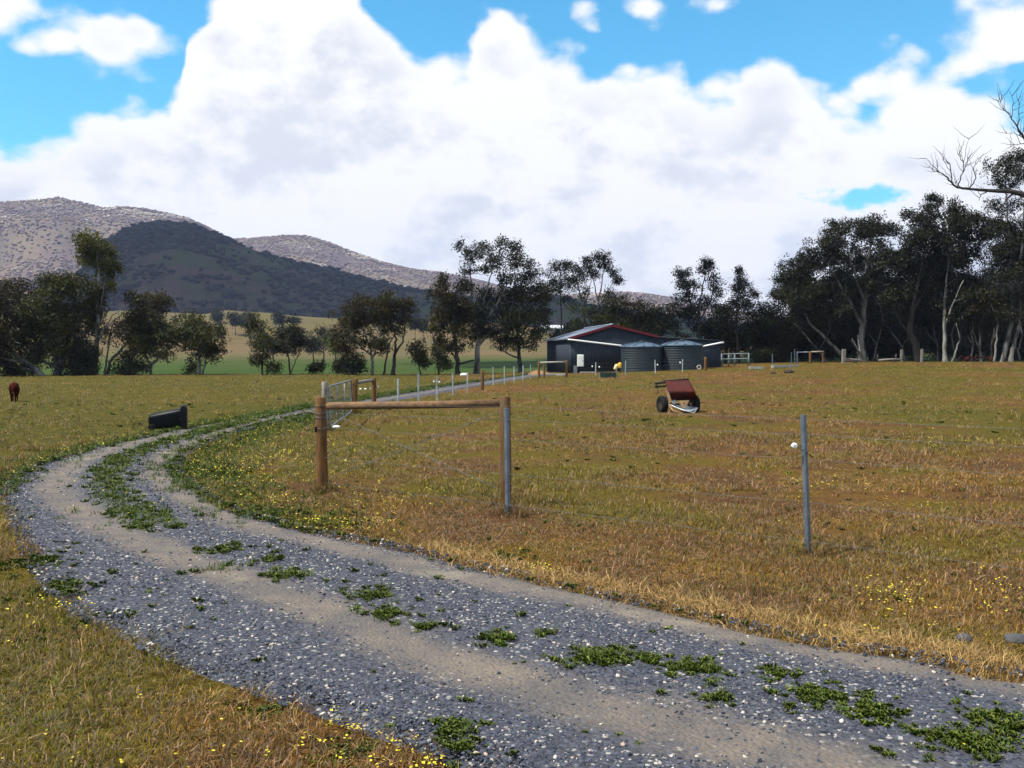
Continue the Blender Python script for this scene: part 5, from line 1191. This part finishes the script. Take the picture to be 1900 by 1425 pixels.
for i, (cx, Yk) in enumerate([(1560, 135), (1700, 138), (1850, 135)]):
    rg = random.Random(400 + i)
    cl = [(cx + rg.uniform(-75, 75), yy + rg.uniform(-10, 10), rg.uniform(28, 40), rg.uniform(20, 28)) for yy in (480, 495, 510, 520, 535, 545, 560, 570, 580, 590, 600, 615, 630, 645, 655)]
    gum(labs[i], cx, [[(cx, 674, 0.3), (cx + 5, 600), (cx, 520, 0.06)]], cl, 'bark_dark', (0.026, 0.026, 0.012), 80 + i, Yk, 0.3, GR, dens=0.9, lsize=0.34)
for i, (lab, ya, tr) in enumerate([('thin pale leaning stem left of the big domed gum trunk', 100, [(1540, 676, 0.16), (1520, 650), (1500, 625), (1478, 600, 0.04)]), ('thin grey stem leaning right beside the domed gum trunk', 99, [(1618, 676, 0.15), (1628, 640), (1640, 600), (1636, 560, 0.04)]), ('pale crooked stem left of the forked trunks', 101, [(1680, 676, 0.16), (1676, 645), (1660, 615), (1640, 590, 0.04)]), ('slim pale stem just left of the straight pale trunk', 98, [(1740, 676, 0.13), (1742, 640), (1736, 600), (1728, 560, 0.04)]), ('slim leaning stem just right of the straight pale trunk', 97, [(1775, 676, 0.13), (1768, 650), (1762, 620), (1772, 580, 0.04)]), ('slim pale stem above the red implement', 100, [(1800, 676, 0.14), (1806, 640), (1802, 600), (1796, 560, 0.04)]), ('slim pale stem left of the twin trunks', 99, [(1843, 676, 0.14), (1840, 640), (1848, 600), (1852, 550, 0.04)]), ('crooked stem at the far right below the dead tree', 97, [(1893, 676, 0.14), (1890, 650), (1898, 620), (1890, 580, 0.04)])]):
    x0 = tr[0][0]; gum(lab, x0, [tr, [(tr[1][0], tr[1][1], 0.07), (tr[1][0] + 14 * (-1) ** i, tr[1][1] - 22), (tr[1][0] + 20 * (-1) ** i, tr[1][1] - 48, 0.02)]], [(tr[3][0], tr[3][1] - 4, 24, 16), (tr[1][0] + 20 * (-1) ** i, tr[1][1] - 52, 20, 14)], 'bark_grey', DARK, 150 + i, ya, 0.14, GR, name='slim_gum')
# bare pale sapling by the stout post
gum('pale bare forked sapling right of the stout grey post', 1589, [[(1589, 673, 0.09), (1589, 655), (1590, 650, 0.06)], [(1589, 652, 0.06), (1580, 640), (1574, 631, 0.02)], [(1590, 652, 0.05), (1586, 640), (1582, 628, 0.02)], [(1590, 652, 0.05), (1592, 638), (1594, 622, 0.02)]], [], 'bark_pale', OLIVE, 90, 90, 0.09, None, name='bare_sapling')
# dead tree reaching in from the right edge
dt_ = [[(1985, 690, 0.6), (1980, 560), (1970, 450), (1950, 390), (1930, 370, 0.2)], [(1945, 385, 0.26), (1905, 366), (1870, 356), (1835, 354), (1800, 350, 0.09)], [(1800, 350, 0.09), (1775, 348), (1755, 330), (1735, 318), (1712, 296, 0.015)], [(1765, 338, 0.04), (1760, 310), (1748, 300), (1738, 288, 0.012)], [(1775, 346, 0.045), (1784, 320), (1783, 300), (1790, 262, 0.012)], [(1783, 305, 0.03), (1775, 290), (1770, 275, 0.01)], [(1786, 318, 0.03), (1798, 300), (1806, 270, 0.01)], [(1800, 350, 0.045), (1812, 330), (1808, 310), (1815, 290, 0.012)], [(1835, 354, 0.05), (1818, 362), (1810, 375, 0.012)], [(1880, 358, 0.07), (1862, 372), (1852, 392), (1840, 420, 0.015)], [(1970, 430, 0.2), (1935, 330), (1905, 275), (1885, 245), (1868, 215, 0.03)], [(1868, 218, 0.03), (1858, 200), (1852, 178, 0.01)], [(1880, 238, 0.035), (1890, 205), (1888, 170, 0.01)], [(1872, 222, 0.025), (1880, 190), (1876, 165, 0.01)], [(1895, 260, 0.03), (1870, 252), (1850, 256, 0.01)], [(1900, 268, 0.03), (1880, 270), (1860, 282, 0.01)], [(1860, 205, 0.015), (1850, 195), (1846, 182, 0.008)], [(1742, 322, 0.02), (1725, 320), (1715, 312, 0.008)]]
rgd = random.Random(5)
for br in list(dt_[2:]):
    for q0, q1_ in zip(br[:-1], br[1:]):
        for k in range(2):
            u = rgd.random(); bx, by = q0[0] + (q1_[0] - q0[0]) * u, q0[1] + (q1_[1] - q0[1]) * u
            an = math.atan2(q1_[1] - q0[1], q1_[0] - q0[0]) + rgd.choice((-1, 1)) * rgd.uniform(0.4, 0.9); L_ = rgd.uniform(12, 34)
            if math.sin(an) > 0.5: an = -an
            dt_.append([(bx, by, 0.022), (bx + math.cos(an) * L_ * 0.5, by + math.sin(an) * L_ * 0.5 - 2), (bx + math.cos(an) * L_, by + math.sin(an) * L_ - 6, 0.007)])
gum('leafless dead tree with long bare limbs reaching in at right', 1985, dt_, [], 'bark_dark', OLIVE, 91, 78, 0.6, None, name='dead_tree', tk_=1.15)
# small trees dotted on the green flat and the tan rise
SM = 'small dark trees on the rise beyond the flat'
for i, (cx, cy, rx, ry, Yk, lab) in enumerate([(437, 592, 12, 10, 430, 'left of the pair of small dark trees on the tan rise'), (455, 598, 9, 6, 425, 'lowest small dark bush on the tan rise'), (460, 590, 6, 6, 440, 'tiny dark tree between the dark bush and the slim gum'), (518, 592, 11, 8, 470, 'small dark tree on the tan rise right of the slim gum'), (402, 585, 7, 8, 480, 'tiny dark tree at the crest right of the round gum'), (600, 626, 26, 18, 190, 'olive rounded tree behind the lollipop tree'), (622, 636, 22, 18, 185, 'bright green rounded tree left of the brownish gum'), (582, 640, 16, 14, 180, 'dull olive tree just right of the lollipop crown'), (508, 640, 12, 10, 200, 'dark low tree behind the slim gum'), (1060, 615, 20, 18, 190, 'dark rounded tree on the flat left of the shed'), (1035, 628, 14, 14, 185, 'small dark tree at the shed roof left end'), (770, 600, 10, 10, 300, 'small dark tree on the rise right of the bare limbs'), (785, 604, 7, 7, 310, 'tiny dark tree on the rise left of the slim sparse gum'), (545, 597, 6, 5, 500, 'tiny dark tree above the lollipop crown')]):
    p = AT(cx, cy, Yk); zb_ = hz_(p.x, Yk)
    base_py = cy + ry + 4
    s = Yk / FPX
    hgt_px = max((p.z - zb_) / s, ry * 0.9)
    cyy = cy
    gum(lab, cx, [[(cx, cy + hgt_px, 0.2), (cx, cy, 0.05)]], [(cx - rx * 0.35, cyy, rx * 0.7, ry * 0.8), (cx + rx * 0.4, cyy + ry * 0.15, rx * 0.65, ry * 0.75), (cx, cyy - ry * 0.3, rx * 0.7, ry * 0.7), (cx, cyy + ry * 0.5, rx * 0.8, ry * 0.6)], 'bark_dark', (0.06, 0.085, 0.012) if 'bright' in lab else DARK, 100 + i, Yk, 0.2, SM, name='small_tree', lsize=0.26 * Yk / 110, dens=1.0 * (110 / Yk) ** 1.0, limbs=False)

# distant farm roof beyond the flat
fr = AT(1022, 617, 560); fz = hz_(fr.x, 560)
fh = empty('distant_shed', (fr.x, 560, fz)); tag(fh, 'distant farm shed with pale roof left of the big shed', 'shed')
MB().box((0, 0, 1.2), (13, 7, 3.0)).build('wall', MATS['old_wood'], fh)
MB().prism([(-6.8, -3.8, 2.65), (-6.8, 3.8, 2.65), (-6.8, 0, 4.6)], (13.6, 0, 0)).build('roof', MATS['roof_far'], fh)

# ------------------------------------------------------------------ scattered ground cover
SRC = {}
def src_collection(name, meshes, mat):
    c = bpy.data.collections.new(name)
    for i, me in enumerate(meshes):
        me.materials.append(mat); o = bpy.data.objects.new('%s_source' % name, me); c.objects.link(o)
    SRC[name] = c; return c

def scatter(name, P, rot, sc, pick, coll, label, cat):
    me = bpy.data.meshes.new(name); me.vertices.add(len(P)); me.vertices.foreach_set('co', np.ascontiguousarray(P, np.float32).ravel())
    at = me.attributes.new('rot', 'FLOAT_VECTOR', 'POINT'); at.data.foreach_set('vector', np.ascontiguousarray(rot, np.float32).ravel())
    at = me.attributes.new('sc', 'FLOAT_VECTOR', 'POINT'); at.data.foreach_set('vector', np.ascontiguousarray(sc, np.float32).ravel())
    at = me.attributes.new('pick', 'INT', 'POINT'); at.data.foreach_set('value', np.ascontiguousarray(pick, np.int32))
    o = link(name, me); tag(o, label, cat, kind='stuff')
    g = bpy.data.node_groups.new(name, 'GeometryNodeTree')
    g.interface.new_socket('Geometry', in_out='INPUT', socket_type='NodeSocketGeometry'); g.interface.new_socket('Geometry', in_out='OUTPUT', socket_type='NodeSocketGeometry')
    gi = g.nodes.new('NodeGroupInput'); go = g.nodes.new('NodeGroupOutput'); ip_ = g.nodes.new('GeometryNodeInstanceOnPoints')
    ci = g.nodes.new('GeometryNodeCollectionInfo'); ci.inputs[0].default_value = coll; ci.inputs[1].default_value = True; ci.inputs[2].default_value = True
    def na_(nm, ty):
        n = g.nodes.new('GeometryNodeInputNamedAttribute'); n.data_type = ty; n.inputs[0].default_value = nm; return n.outputs[0]
    L = g.links.new
    L(gi.outputs[0], ip_.inputs['Points']); L(ci.outputs[0], ip_.inputs['Instance']); ip_.inputs['Pick Instance'].default_value = True
    L(na_('pick', 'INT'), ip_.inputs['Instance Index'])
    e2r = g.nodes.new('FunctionNodeEulerToRotation'); L(na_('rot', 'FLOAT_VECTOR'), e2r.inputs[0]); L(e2r.outputs[0], ip_.inputs['Rotation'])
    L(na_('sc', 'FLOAT_VECTOR'), ip_.inputs['Scale']); L(ip_.outputs[0], go.inputs[0])
    md = o.modifiers.new('scatter', 'NODES'); md.node_group = g
    return o

def tuft_mesh(seed, nbl, h, spread, width, lean, segs=2):
    rg = np.random.default_rng(seed); V = []; F = []; C = []
    for k in range(nbl):
        a_ = rg.uniform(0, 2 * math.pi); r_ = spread * math.sqrt(rg.random()); b0 = np.array([r_ * math.cos(a_), r_ * math.sin(a_), 0.0])
        d_ = rg.uniform(0, 2 * math.pi); hh = h * rg.uniform(0.45, 1.15); ln = lean * rg.uniform(0.3, 1.4)
        dr = np.array([math.cos(d_), math.sin(d_), 0]); wv = np.array([-math.sin(d_), math.cos(d_), 0]) * width * rg.uniform(0.6, 1.3)
        m1 = b0 + np.array([0, 0, hh * 0.55]) + dr * ln * hh * 0.3; tp = b0 + np.array([0, 0, hh]) * (1 - 0.25 * ln) + dr * ln * hh
        b = len(V); V += [b0 - wv - np.array([0, 0, 0.01]), b0 + wv - np.array([0, 0, 0.01]), m1 + wv * 0.75, m1 - wv * 0.75, tp]
        F += [(b, b + 1, b + 2), (b, b + 2, b + 3), (b + 3, b + 2, b + 4)]
        t = rg.uniform(0.4, 1.7); u = rg.random(); C += [(t, u, rg.random())] * 5
    return np_mesh('tuft', np.array(V), np.array(F), np.array(C))

def weed_mesh(seed, nlf, rad, up):
    """flat rosette of broad leaves"""
    rg = np.random.default_rng(seed); V = []; F = []; C = []
    for k in range(nlf):
        a_ = rg.uniform(0, 2 * math.pi); L = rad * rg.uniform(0.5, 1.1); w = L * rg.uniform(0.16, 0.28); u_ = up * rg.uniform(0.4, 1.3)
        d = np.array([math.cos(a_), math.sin(a_), 0]); n = np.array([-d[1], d[0], 0]); o_ = d * rad * 0.25 * rg.random() + np.array([rg.normal() * rad * 0.3, rg.normal() * rad * 0.3, 0])
        b = len(V); V += [o_, o_ + d * L * 0.5 + n * w + np.array([0, 0, u_]), o_ + d * L + np.array([0, 0, u_ * 0.7]), o_ + d * L * 0.5 - n * w + np.array([0, 0, u_])]
        F += [(b, b + 1, b + 2), (b, b + 2, b + 3)]; t = rg.uniform(0.55, 1.35); C += [(t, rg.random(), rg.random())] * 4
    return np_mesh('weed', np.array(V), np.array(F), np.array(C))

# grass material: paddock patchwork + blade variation
m, T, b = base_mat('grass')
pc, pos, smn, gf = paddock_colour(T)
at = T.new('ShaderNodeAttribute'); at.attribute_name = 'Col'
ss = T.new('ShaderNodeSeparateColor'); T.put(ss.inputs[0], at.outputs[0])
c = T.mix(T.step(ss.outputs[1], 0.72, 0.80), pc, (0.29, 0.19, 0.095))
c = T.mix(T.math('MULTIPLY', T.step(ss.outputs[2], 0.80, 0.84), 0.8), c, (0.085, 0.105, 0.014))
c = T.mix(T.math('MULTIPLY', T.step(ss.outputs[2], 0.26, 0.22), 0.8), c, (0.14, 0.125, 0.095))
vv = T.new('ShaderNodeCombineColor'); [T.put(vv.inputs[k], ss.outputs[0]) for k in range(3)]
c = T.mix(1.0, T.mix(1.0, c, (1.15, 1.06, 1.12), 'MULTIPLY'), vv.outputs[0], 'MULTIPLY')
T.put(b.inputs['Base Color'], c); b.inputs['Roughness'].default_value = 0.7; b.inputs['Specular IOR Level'].default_value = 0.15
tr_ = T.new('ShaderNodeBsdfTranslucent'); T.put(tr_.inputs[0], c); mx = T.new('ShaderNodeMixShader'); mx.inputs[0].default_value = 0.3
T.l.new(b.outputs[0], mx.inputs[1]); T.l.new(tr_.outputs[0], mx.inputs[2]); T.l.new(mx.outputs[0], T.n['Material Output'].inputs[0])
def leafy(name, c1, c2):
    m, T, b = base_mat(name); at = T.new('ShaderNodeAttribute'); at.attribute_name = 'Col'
    ss = T.new('ShaderNodeSeparateColor'); T.put(ss.inputs[0], at.outputs[0])
    c = T.mix(ss.outputs[1], c1, c2); vv = T.new('ShaderNodeCombineColor'); [T.put(vv.inputs[k], ss.outputs[0]) for k in range(3)]
    T.put(b.inputs['Base Color'], T.mix(1.0, c, vv.outputs[0], 'MULTIPLY')); b.inputs['Roughness'].default_value = 0.6; b.inputs['Specular IOR Level'].default_value = 0.2
    return m
leafy('weed_green', (0.038, 0.074, 0.007), (0.095, 0.112, 0.014)); leafy('flower_yellow', (0.55, 0.44, 0.02), (0.62, 0.52, 0.06))
m, T, b = base_mat('pebble')
oi = T.new('ShaderNodeObjectInfo').outputs['Random']
rp = T.new('ShaderNodeValToRGB'); T.put(rp.inputs[0], oi); e = rp.color_ramp.elements
for k, (p_, c_) in enumerate([(0.0, (0.022, 0.026, 0.040)), (0.35, (0.038, 0.044, 0.064)), (0.70, (0.074, 0.082, 0.110)), (0.86, (0.125, 0.13, 0.145)), (0.93, (0.36, 0.34, 0.31)), (0.975, (0.52, 0.46, 0.38)), (1.0, (0.36, 0.24, 0.19))]):
    q_ = e[k] if k < 2 else e.new(p_); q_.position = p_; q_.color = (*c_, 1)
T.put(b.inputs['Base Color'], rp.outputs[0]); b.inputs['Roughness'].default_value = 0.85; b.inputs['Specular IOR Level'].default_value = 0.25

grass_c = src_collection('tuft', [tuft_mesh(i, 16, 0.085, 0.055, 0.0030, 0.75) for i in range(4)] + [tuft_mesh(10 + i, 12, 0.055, 0.06, 0.0036, 1.3) for i in range(3)] + [tuft_mesh(20, 9, 0.16, 0.03, 0.0026, 0.45)], MATS['grass'])
weed_c = src_collection('weed', [weed_mesh(i, 16, 0.055, 0.022) for i in range(4)], MATS['weed_green'])
def flower_mesh(seed):
    rg = np.random.default_rng(seed); V = []; F = []; C = []
    for k in range(3):
        o_ = np.array([rg.normal() * 0.03, rg.normal() * 0.03, rg.uniform(0.05, 0.10)]); r_ = rg.uniform(0.007, 0.012); b = len(V); nn = 8
        tl = np.array([rg.normal() * 0.3, rg.normal() * 0.3])
        V.append(o_ - np.array([0, 0, 0.003])); V += [o_ + np.array([r_ * math.cos(t), r_ * math.sin(t), r_ * (tl[0] * math.cos(t) + tl[1] * math.sin(t))]) for t in np.linspace(0, 2 * math.pi, nn, endpoint=False)]
        F += [(b, b + 1 + q, b + 1 + (q + 1) % nn) for q in range(nn)]; C += [(rg.uniform(0.8, 1.2), rg.random(), 0)] * (nn + 1)
    return np_mesh('flower', np.array(V), np.array(F), np.array(C))
flower_c = src_collection('flower', [flower_mesh(i) for i in range(4)], MATS['flower_yellow'])
pebs = []
for i in range(5):
    bm = bmesh.new(); bmesh.ops.create_icosphere(bm, subdivisions=1, radius=1.0); rg = random.Random(i)
    for v in bm.verts: v.co *= rg.uniform(0.7, 1.15)
    for v in bm.verts: v.co.z *= 0.6
    me = bpy.data.meshes.new('pebble'); bm.to_mesh(me); bm.free(); pebs.append(me)
pebble_c = src_collection('pebble', pebs, MATS['pebble'])

rng = np.random.default_rng(11)
def field_points(n, r0, r1, power):
    """points in the view wedge, density falling with distance"""
    u = rng.uniform(0, 1, n); r = (r0 ** (2 - power) + u * (r1 ** (2 - power) - r0 ** (2 - power))) ** (1 / (2 - power)) if power != 2 else r0 * (r1 / r0) ** u
    a_ = rng.uniform(-0.62, 0.62, n); return np.stack([r * np.sin(a_), r * np.cos(a_)], 1)
def euler(n, tilt=0.25): return np.stack([rng.normal(0, tilt, n), rng.normal(0, tilt, n), rng.uniform(0, 2 * math.pi, n)], 1)

P = np.concatenate([field_points(46000, 2.6, 95, 1.55), field_points(30000, 3.0, 22, 1.2), field_points(24000, 3.0, 12, 0.9)])
rd = in_poly(P, ROADPOLY); edge_d = np.minimum(dist_to(P, LE), dist_to(P, RE))
onroad = rd & (edge_d > 0.10 + 0.25 * (fbm(P[:, 0] * 1.7, P[:, 1] * 1.7, 3, 8) - 0.5))
patch = (fbm(P[:, 0] / 0.9, P[:, 1] / 0.9, 3, 55) > 0.57) & (dist_to(P, TRK_L) > 0.45) & (dist_to(P, TRK_R) > 0.4) & (rng.random(len(P)) < 0.3)
leftpatch = (P[:, 0] < -2.0) & (P[:, 1] < 9) & (fbm(P[:, 0] / 0.7, P[:, 1] / 0.7, 3, 66) > 0.52)
keep = (~onroad | leftpatch & (dist_to(P, TRK_L) > 0.8)) & ~((P[:, 1] > 82) & (P[:, 0] > 3) & (P[:, 0] < 20))
bald = fbm(P[:, 0] / 1.3, P[:, 1] / 1.3, 3, 91)
keep &= rng.random(len(P)) < np.clip((bald - 0.33) * 4.5, 0.10, 1)
P = P[keep]; r = np.hypot(P[:, 0], P[:, 1]); n = len(P)
s0 = np.clip((r / 9.0) ** 0.6, 0.85, 3.2) * rng.uniform(0.6, 1.25, n)
hs = np.clip((r / 14.0) ** 0.25, 0.8, 1.4) * rng.uniform(0.6, 1.3, n) * (0.15 + 1.7 * fbm(P[:, 0] / 1.4, P[:, 1] / 1.4, 4, 33))
hs = hs * 0.72
sc = np.stack([s0, s0, hs], 1)
pick = rng.choice(8, n, p=[.15, .15, .15, .15, .12, .12, .12, .04])
scatter('grass', np.column_stack([P, hgt(P[:, 0], P[:, 1]) - 0.004]), euler(n, 0.2), sc, pick, grass_c, 'short dry brown and olive grass over the whole paddock', 'grass')

# broad green weeds: drive verges, middle strip, a few islands in the gravel
def along(L, n, width):
    i = rng.integers(0, len(L) - 1, n); t = rng.random((n, 1)); p = L[i] * (1 - t) + L[i + 1] * t
    return p + rng.normal(0, width, (n, 2))
def wpick(L, i0, i1): return L[int(i0 * (len(L) - 1)):int(i1 * (len(L) - 1)) + 1]
nL = len(LE)
Wd = [along(wpick(LE, 0.0, 0.52), 1500, 0.13) + np.array([-0.14, 0.06]), along(wpick(RE, 0.20, 0.62), 1700, 0.22) + np.array([0.22, 0.10]),
      along(wpick(STRIP, 0.0, 0.55), 1300, 0.08), along(wpick(STRIP, 0.45, 1.0), 950, 0.13), along(wpick(RE, 0.62, 0.95), 160, 0.18) + np.array([0.1, 0.12])]
for (px_, py_, n_, wx, wy) in [(240, 960, 120, 0.35, 0.12), (280, 988, 90, 0.25, 0.08), (420, 1028, 50, 0.2, 0.06), (500, 1050, 30, 0.12, 0.05), (400, 1062, 40, 0.12, 0.05), (520, 1082, 60, 0.16, 0.06), (690, 1120, 60, 0.16, 0.06), (720, 1152, 70, 0.14, 0.05), (790, 1178, 25, 0.05, 0.02), (930, 1200, 50, 0.07, 0.04), (1010, 1190, 18, 0.06, 0.03), (1115, 1240, 180, 0.14, 0.045), (1200, 1240, 50, 0.08, 0.03), (1290, 1258, 130, 0.13, 0.04), (1330, 1315, 30, 0.06, 0.03), (1440, 1270, 40, 0.06, 0.03), (1510, 1308, 150, 0.12, 0.05), (1610, 1345, 130, 0.12, 0.05), (1830, 1350, 50, 0.1, 0.04), (1800, 1400, 220, 0.18, 0.06), (1880, 1370, 60, 0.08, 0.04), (650, 1395, 90, 0.12, 0.05), (835, 1375, 60, 0.08, 0.04), (850, 1410, 60, 0.10, 0.04), (840, 1075, 40, 0.12, 0.05), (930, 1035, 90, 0.2, 0.08), (620, 978, 420, 0.35, 0.14), (90, 1105, 120, 0.30, 0.10), (60, 1050, 120, 0.3, 0.1), (60, 1190, 90, 0.25, 0.08), (140, 1160, 60, 0.25, 0.06), (480, 1320, 60, 0.15, 0.06), (1580, 1180, 70, 0.14, 0.07)]:
    g = G(px_, py_); n_ = max(8, int(n_ * 0.7)); Wd.append(np.array(g[:2])[None] + (rng.normal(size=(n_, 2)) * np.array([wx * 0.75, wy * 1.7])) * rng.uniform(0.2, 1.5, (n_, 1)))
Wd.append(field_points(700, 4, 40, 1.7))
P = np.concatenate(Wd); P = P[(np.minimum(dist_to(P, TRK_L), dist_to(P, TRK_R)) > 0.14) & (P[:, 1] > 2)]; n = len(P); r = np.hypot(P[:, 0], P[:, 1])
s0 = rng.uniform(0.3, 0.95, n) * np.clip((r / 10) ** 0.5, 0.6, 2.2)
rdp = in_poly(P, ROADPOLY); zz = np.where(rdp, road_z(P[:, 0], P[:, 1]), hgt(P[:, 0], P[:, 1]))
scatter('weeds', np.column_stack([P, zz]), euler(n, 0.15), np.stack([s0, s0, s0 * rng.uniform(0.7, 2.0, n)], 1), rng.integers(0, 4, n), weed_c, 'green broad leaved weeds along the drive and its middle strip', 'weeds')
# fine green and dry grass on strip islands too
P2 = np.concatenate([Wd[2], Wd[3], Wd[0][:1500], along(wpick(RE, 0.22, 0.58), 2600, 0.42) + np.array([0.42, 0.12]), along(wpick(LE, 0.1, 0.5), 900, 0.3) + np.array([-0.3, 0.2])] + [w[:len(w) // 2] for w in Wd[5:20]]); P2 = P2 + rng.normal(0, 0.03, P2.shape); n2 = len(P2)
rdp = in_poly(P2, ROADPOLY); zz = np.where(rdp, road_z(P2[:, 0], P2[:, 1]), hgt(P2[:, 0], P2[:, 1]))
green_c = src_collection('green_tuft', [tuft_mesh(50 + i, 14, 0.06, 0.05, 0.0032, 0.9) for i in range(3)], MATS['weed_green'])
r2 = np.hypot(P2[:, 0], P2[:, 1]); s2 = rng.uniform(0.5, 1.1, n2) * np.clip((r2 / 9) ** 0.5, 0.7, 2.2)
scatter('green_grass', np.column_stack([P2, zz]), euler(n2, 0.2), np.stack([s2, s2, s2], 1), rng.integers(0, 3, n2), green_c, 'short green grass on the strip between the wheel tracks', 'grass')
# capeweed flowers
Fw = [along(wpick(LE, 0.25, 0.5), 160, 0.2) + np.array([-0.15, 0.1]), along(wpick(RE, 0.28, 0.56), 300, 0.5) + np.array([0.55, 0.1]), along(wpick(STRIP, 0.4, 1.0), 260, 0.2)]
for (px_, py_, n_, wx, wy) in [(620, 978, 80, 0.32, 0.10), (1800, 1400, 60, 0.16, 0.05), (1650, 1110, 30, 0.2, 0.1), (1880, 1100, 40, 0.15, 0.15), (1720, 1140, 20, 0.3, 0.1), (1610, 1190, 22, 0.12, 0.05), (430, 1400, 12, 0.3, 0.1), (200, 1380, 8, 0.3, 0.1), (1000, 1062, 30, 0.12, 0.04), (660, 1350, 24, 0.1, 0.06), (720, 1405, 24, 0.15, 0.04), (60, 1170, 24, 0.3, 0.1), (110, 1130, 18, 0.2, 0.06), (750, 1420, 14, 0.2, 0.03), (1550, 900, 60, 0.8, 0.5), (1750, 820, 50, 1.0, 0.5), (700, 930, 90, 0.8, 0.3), (480, 870, 90, 0.8, 0.5), (560, 840, 60, 0.8, 0.6)]:
    g = G(px_, py_); Fw.append(np.array(g[:2])[None] + rng.normal(size=(n_, 2)) * np.array([wx, wy * 2.2]))
Fw.append(field_points(140, 4, 30, 1.6))
P = np.concatenate(Fw); P = P[(np.minimum(dist_to(P, TRK_L), dist_to(P, TRK_R)) > 0.25) & (P[:, 1] > 2)]; n = len(P); r = np.hypot(P[:, 0], P[:, 1]); s0 = rng.uniform(0.6, 1.1, n) * np.clip((r / 10) ** 0.4, 0.75, 1.6)
scatter('yellow_flowers', np.column_stack([P, hgt(P[:, 0], P[:, 1]) - 0.01]), euler(n, 0.1), np.stack([s0, s0, s0 * 0.8], 1), rng.integers(0, 4, n), flower_c, 'tiny yellow capeweed flowers along the drive and in the grass', 'flowers')

# loose gravel
i = rng.integers(0, len(LE) - 1, 150000); t = rng.random((150000, 1)); uu = rng.uniform(-0.03, 1.03, (150000, 1))
a_ = LE[i] * (1 - t) + LE[i + 1] * t; c_ = RE[i] * (1 - t) + RE[i + 1] * t; P = a_ * (1 - uu) + c_ * uu
P = P[P[:, 1] > 2.2]; r = np.hypot(P[:, 0], P[:, 1])
tk = np.exp(-(dist_to(P, TRK_L) / 0.34) ** 2) + np.exp(-(dist_to(P, TRK_R) / 0.27) ** 2)
st = np.exp(-(dist_to(P, STRIP) / 0.22) ** 2)
blot = fbm(P[:, 0] / 0.35, P[:, 1] / 0.35, 3, 71)
keep = (r < 24) & (rng.random(len(P)) < np.clip(1.05 - 1.05 * tk - 0.8 * st, 0.10, 1) * np.clip((blot - 0.2) * 3.2, 0.15, 1)); P = P[keep]; r = r[keep]; n = len(P)
s0 = np.minimum(np.exp(rng.normal(math.log(0.0058), 0.5, n)), 0.016) * np.clip((r / 7) ** 0.35, 0.85, 1.6)
scatter('gravel', np.column_stack([P, road_z(P[:, 0], P[:, 1]) - s0 * 0.05]), euler(n, 0.5), np.stack([s0 * rng.uniform(0.8, 1.5, n), s0, s0], 1), rng.integers(0, 5, n), pebble_c, 'loose blue grey and white gravel on the drive', 'gravel')

# longer straw-coloured grass on the verge
P = np.concatenate([along(wpick(RE, 0.66, 0.97), 1500, 0.12) + np.array([0.10, 0.16]), along(wpick(LE, 0.66, 0.95), 50, 0.15) + np.array([-0.12, -0.2])]); n = len(P)
straw_c = src_collection('straw_tuft', [tuft_mesh(70 + i, 14, 0.11, 0.05, 0.0024, 1.1) for i in range(3)], leafy('straw', (0.26, 0.155, 0.05), (0.36, 0.235, 0.09)))
s0 = rng.uniform(0.6, 1.1, n)
scatter('straw', np.column_stack([P, hgt(P[:, 0], P[:, 1])]), euler(n, 0.3), np.stack([s0, s0, s0 * 0.85], 1), rng.integers(0, 3, n), straw_c, 'longer straw coloured dry grass along the drive edge', 'grass')

Pt = [np.array([p_[0], p_[1]])[None] + rng.normal(size=(26, 2)) * np.array([0.09, 0.07]) for p_ in (A0_, B0_, C0_, D0_, q1, q2, gp)]
ft = field_points(900, 4.5, 40, 1.5); ft = ft[~in_poly(ft, ROADPOLY) & (fbm(ft[:, 0] / 3, ft[:, 1] / 3, 3, 19) > 0.5)]
P = np.concatenate(Pt + [ft]); n = len(P); r = np.hypot(P[:, 0], P[:, 1]); s0 = rng.uniform(0.6, 1.3, n) * np.clip((r / 10) ** 0.4, 0.8, 1.8)
tus_c = src_collection('tussock', [tuft_mesh(90 + i, 22, 0.15, 0.05, 0.0028, 0.9) for i in range(3)], MATS['grass'])
scatter('tussocks', np.column_stack([P, hgt(P[:, 0], P[:, 1]) - 0.005]), euler(n, 0.25), np.stack([s0, s0, s0 * rng.uniform(0.6, 1.1, n)], 1), rng.integers(0, 3, n), tus_c, 'taller dry tussocks about the posts and through the paddock', 'grass')

# ------------------------------------------------------------------ haze over the valley
m = bpy.data.materials.new('haze'); m.use_nodes = True; T = NT(m.node_tree); T.n.clear()
vp = T.new('ShaderNodeVolumePrincipled'); vp.inputs['Color'].default_value = (0.54, 0.64, 1.0, 1); vp.inputs['Density'].default_value = 0.00011; vp.inputs['Anisotropy'].default_value = 0.1
ou = T.new('ShaderNodeOutputMaterial'); T.l.new(vp.outputs[0], ou.inputs['Volume'])
hb = MB().box((0, 0, 230), (8800, 8800, 500)).build('haze', m); tag(hb, 'thin blue haze lying over the valley and hills', 'haze', kind='stuff')
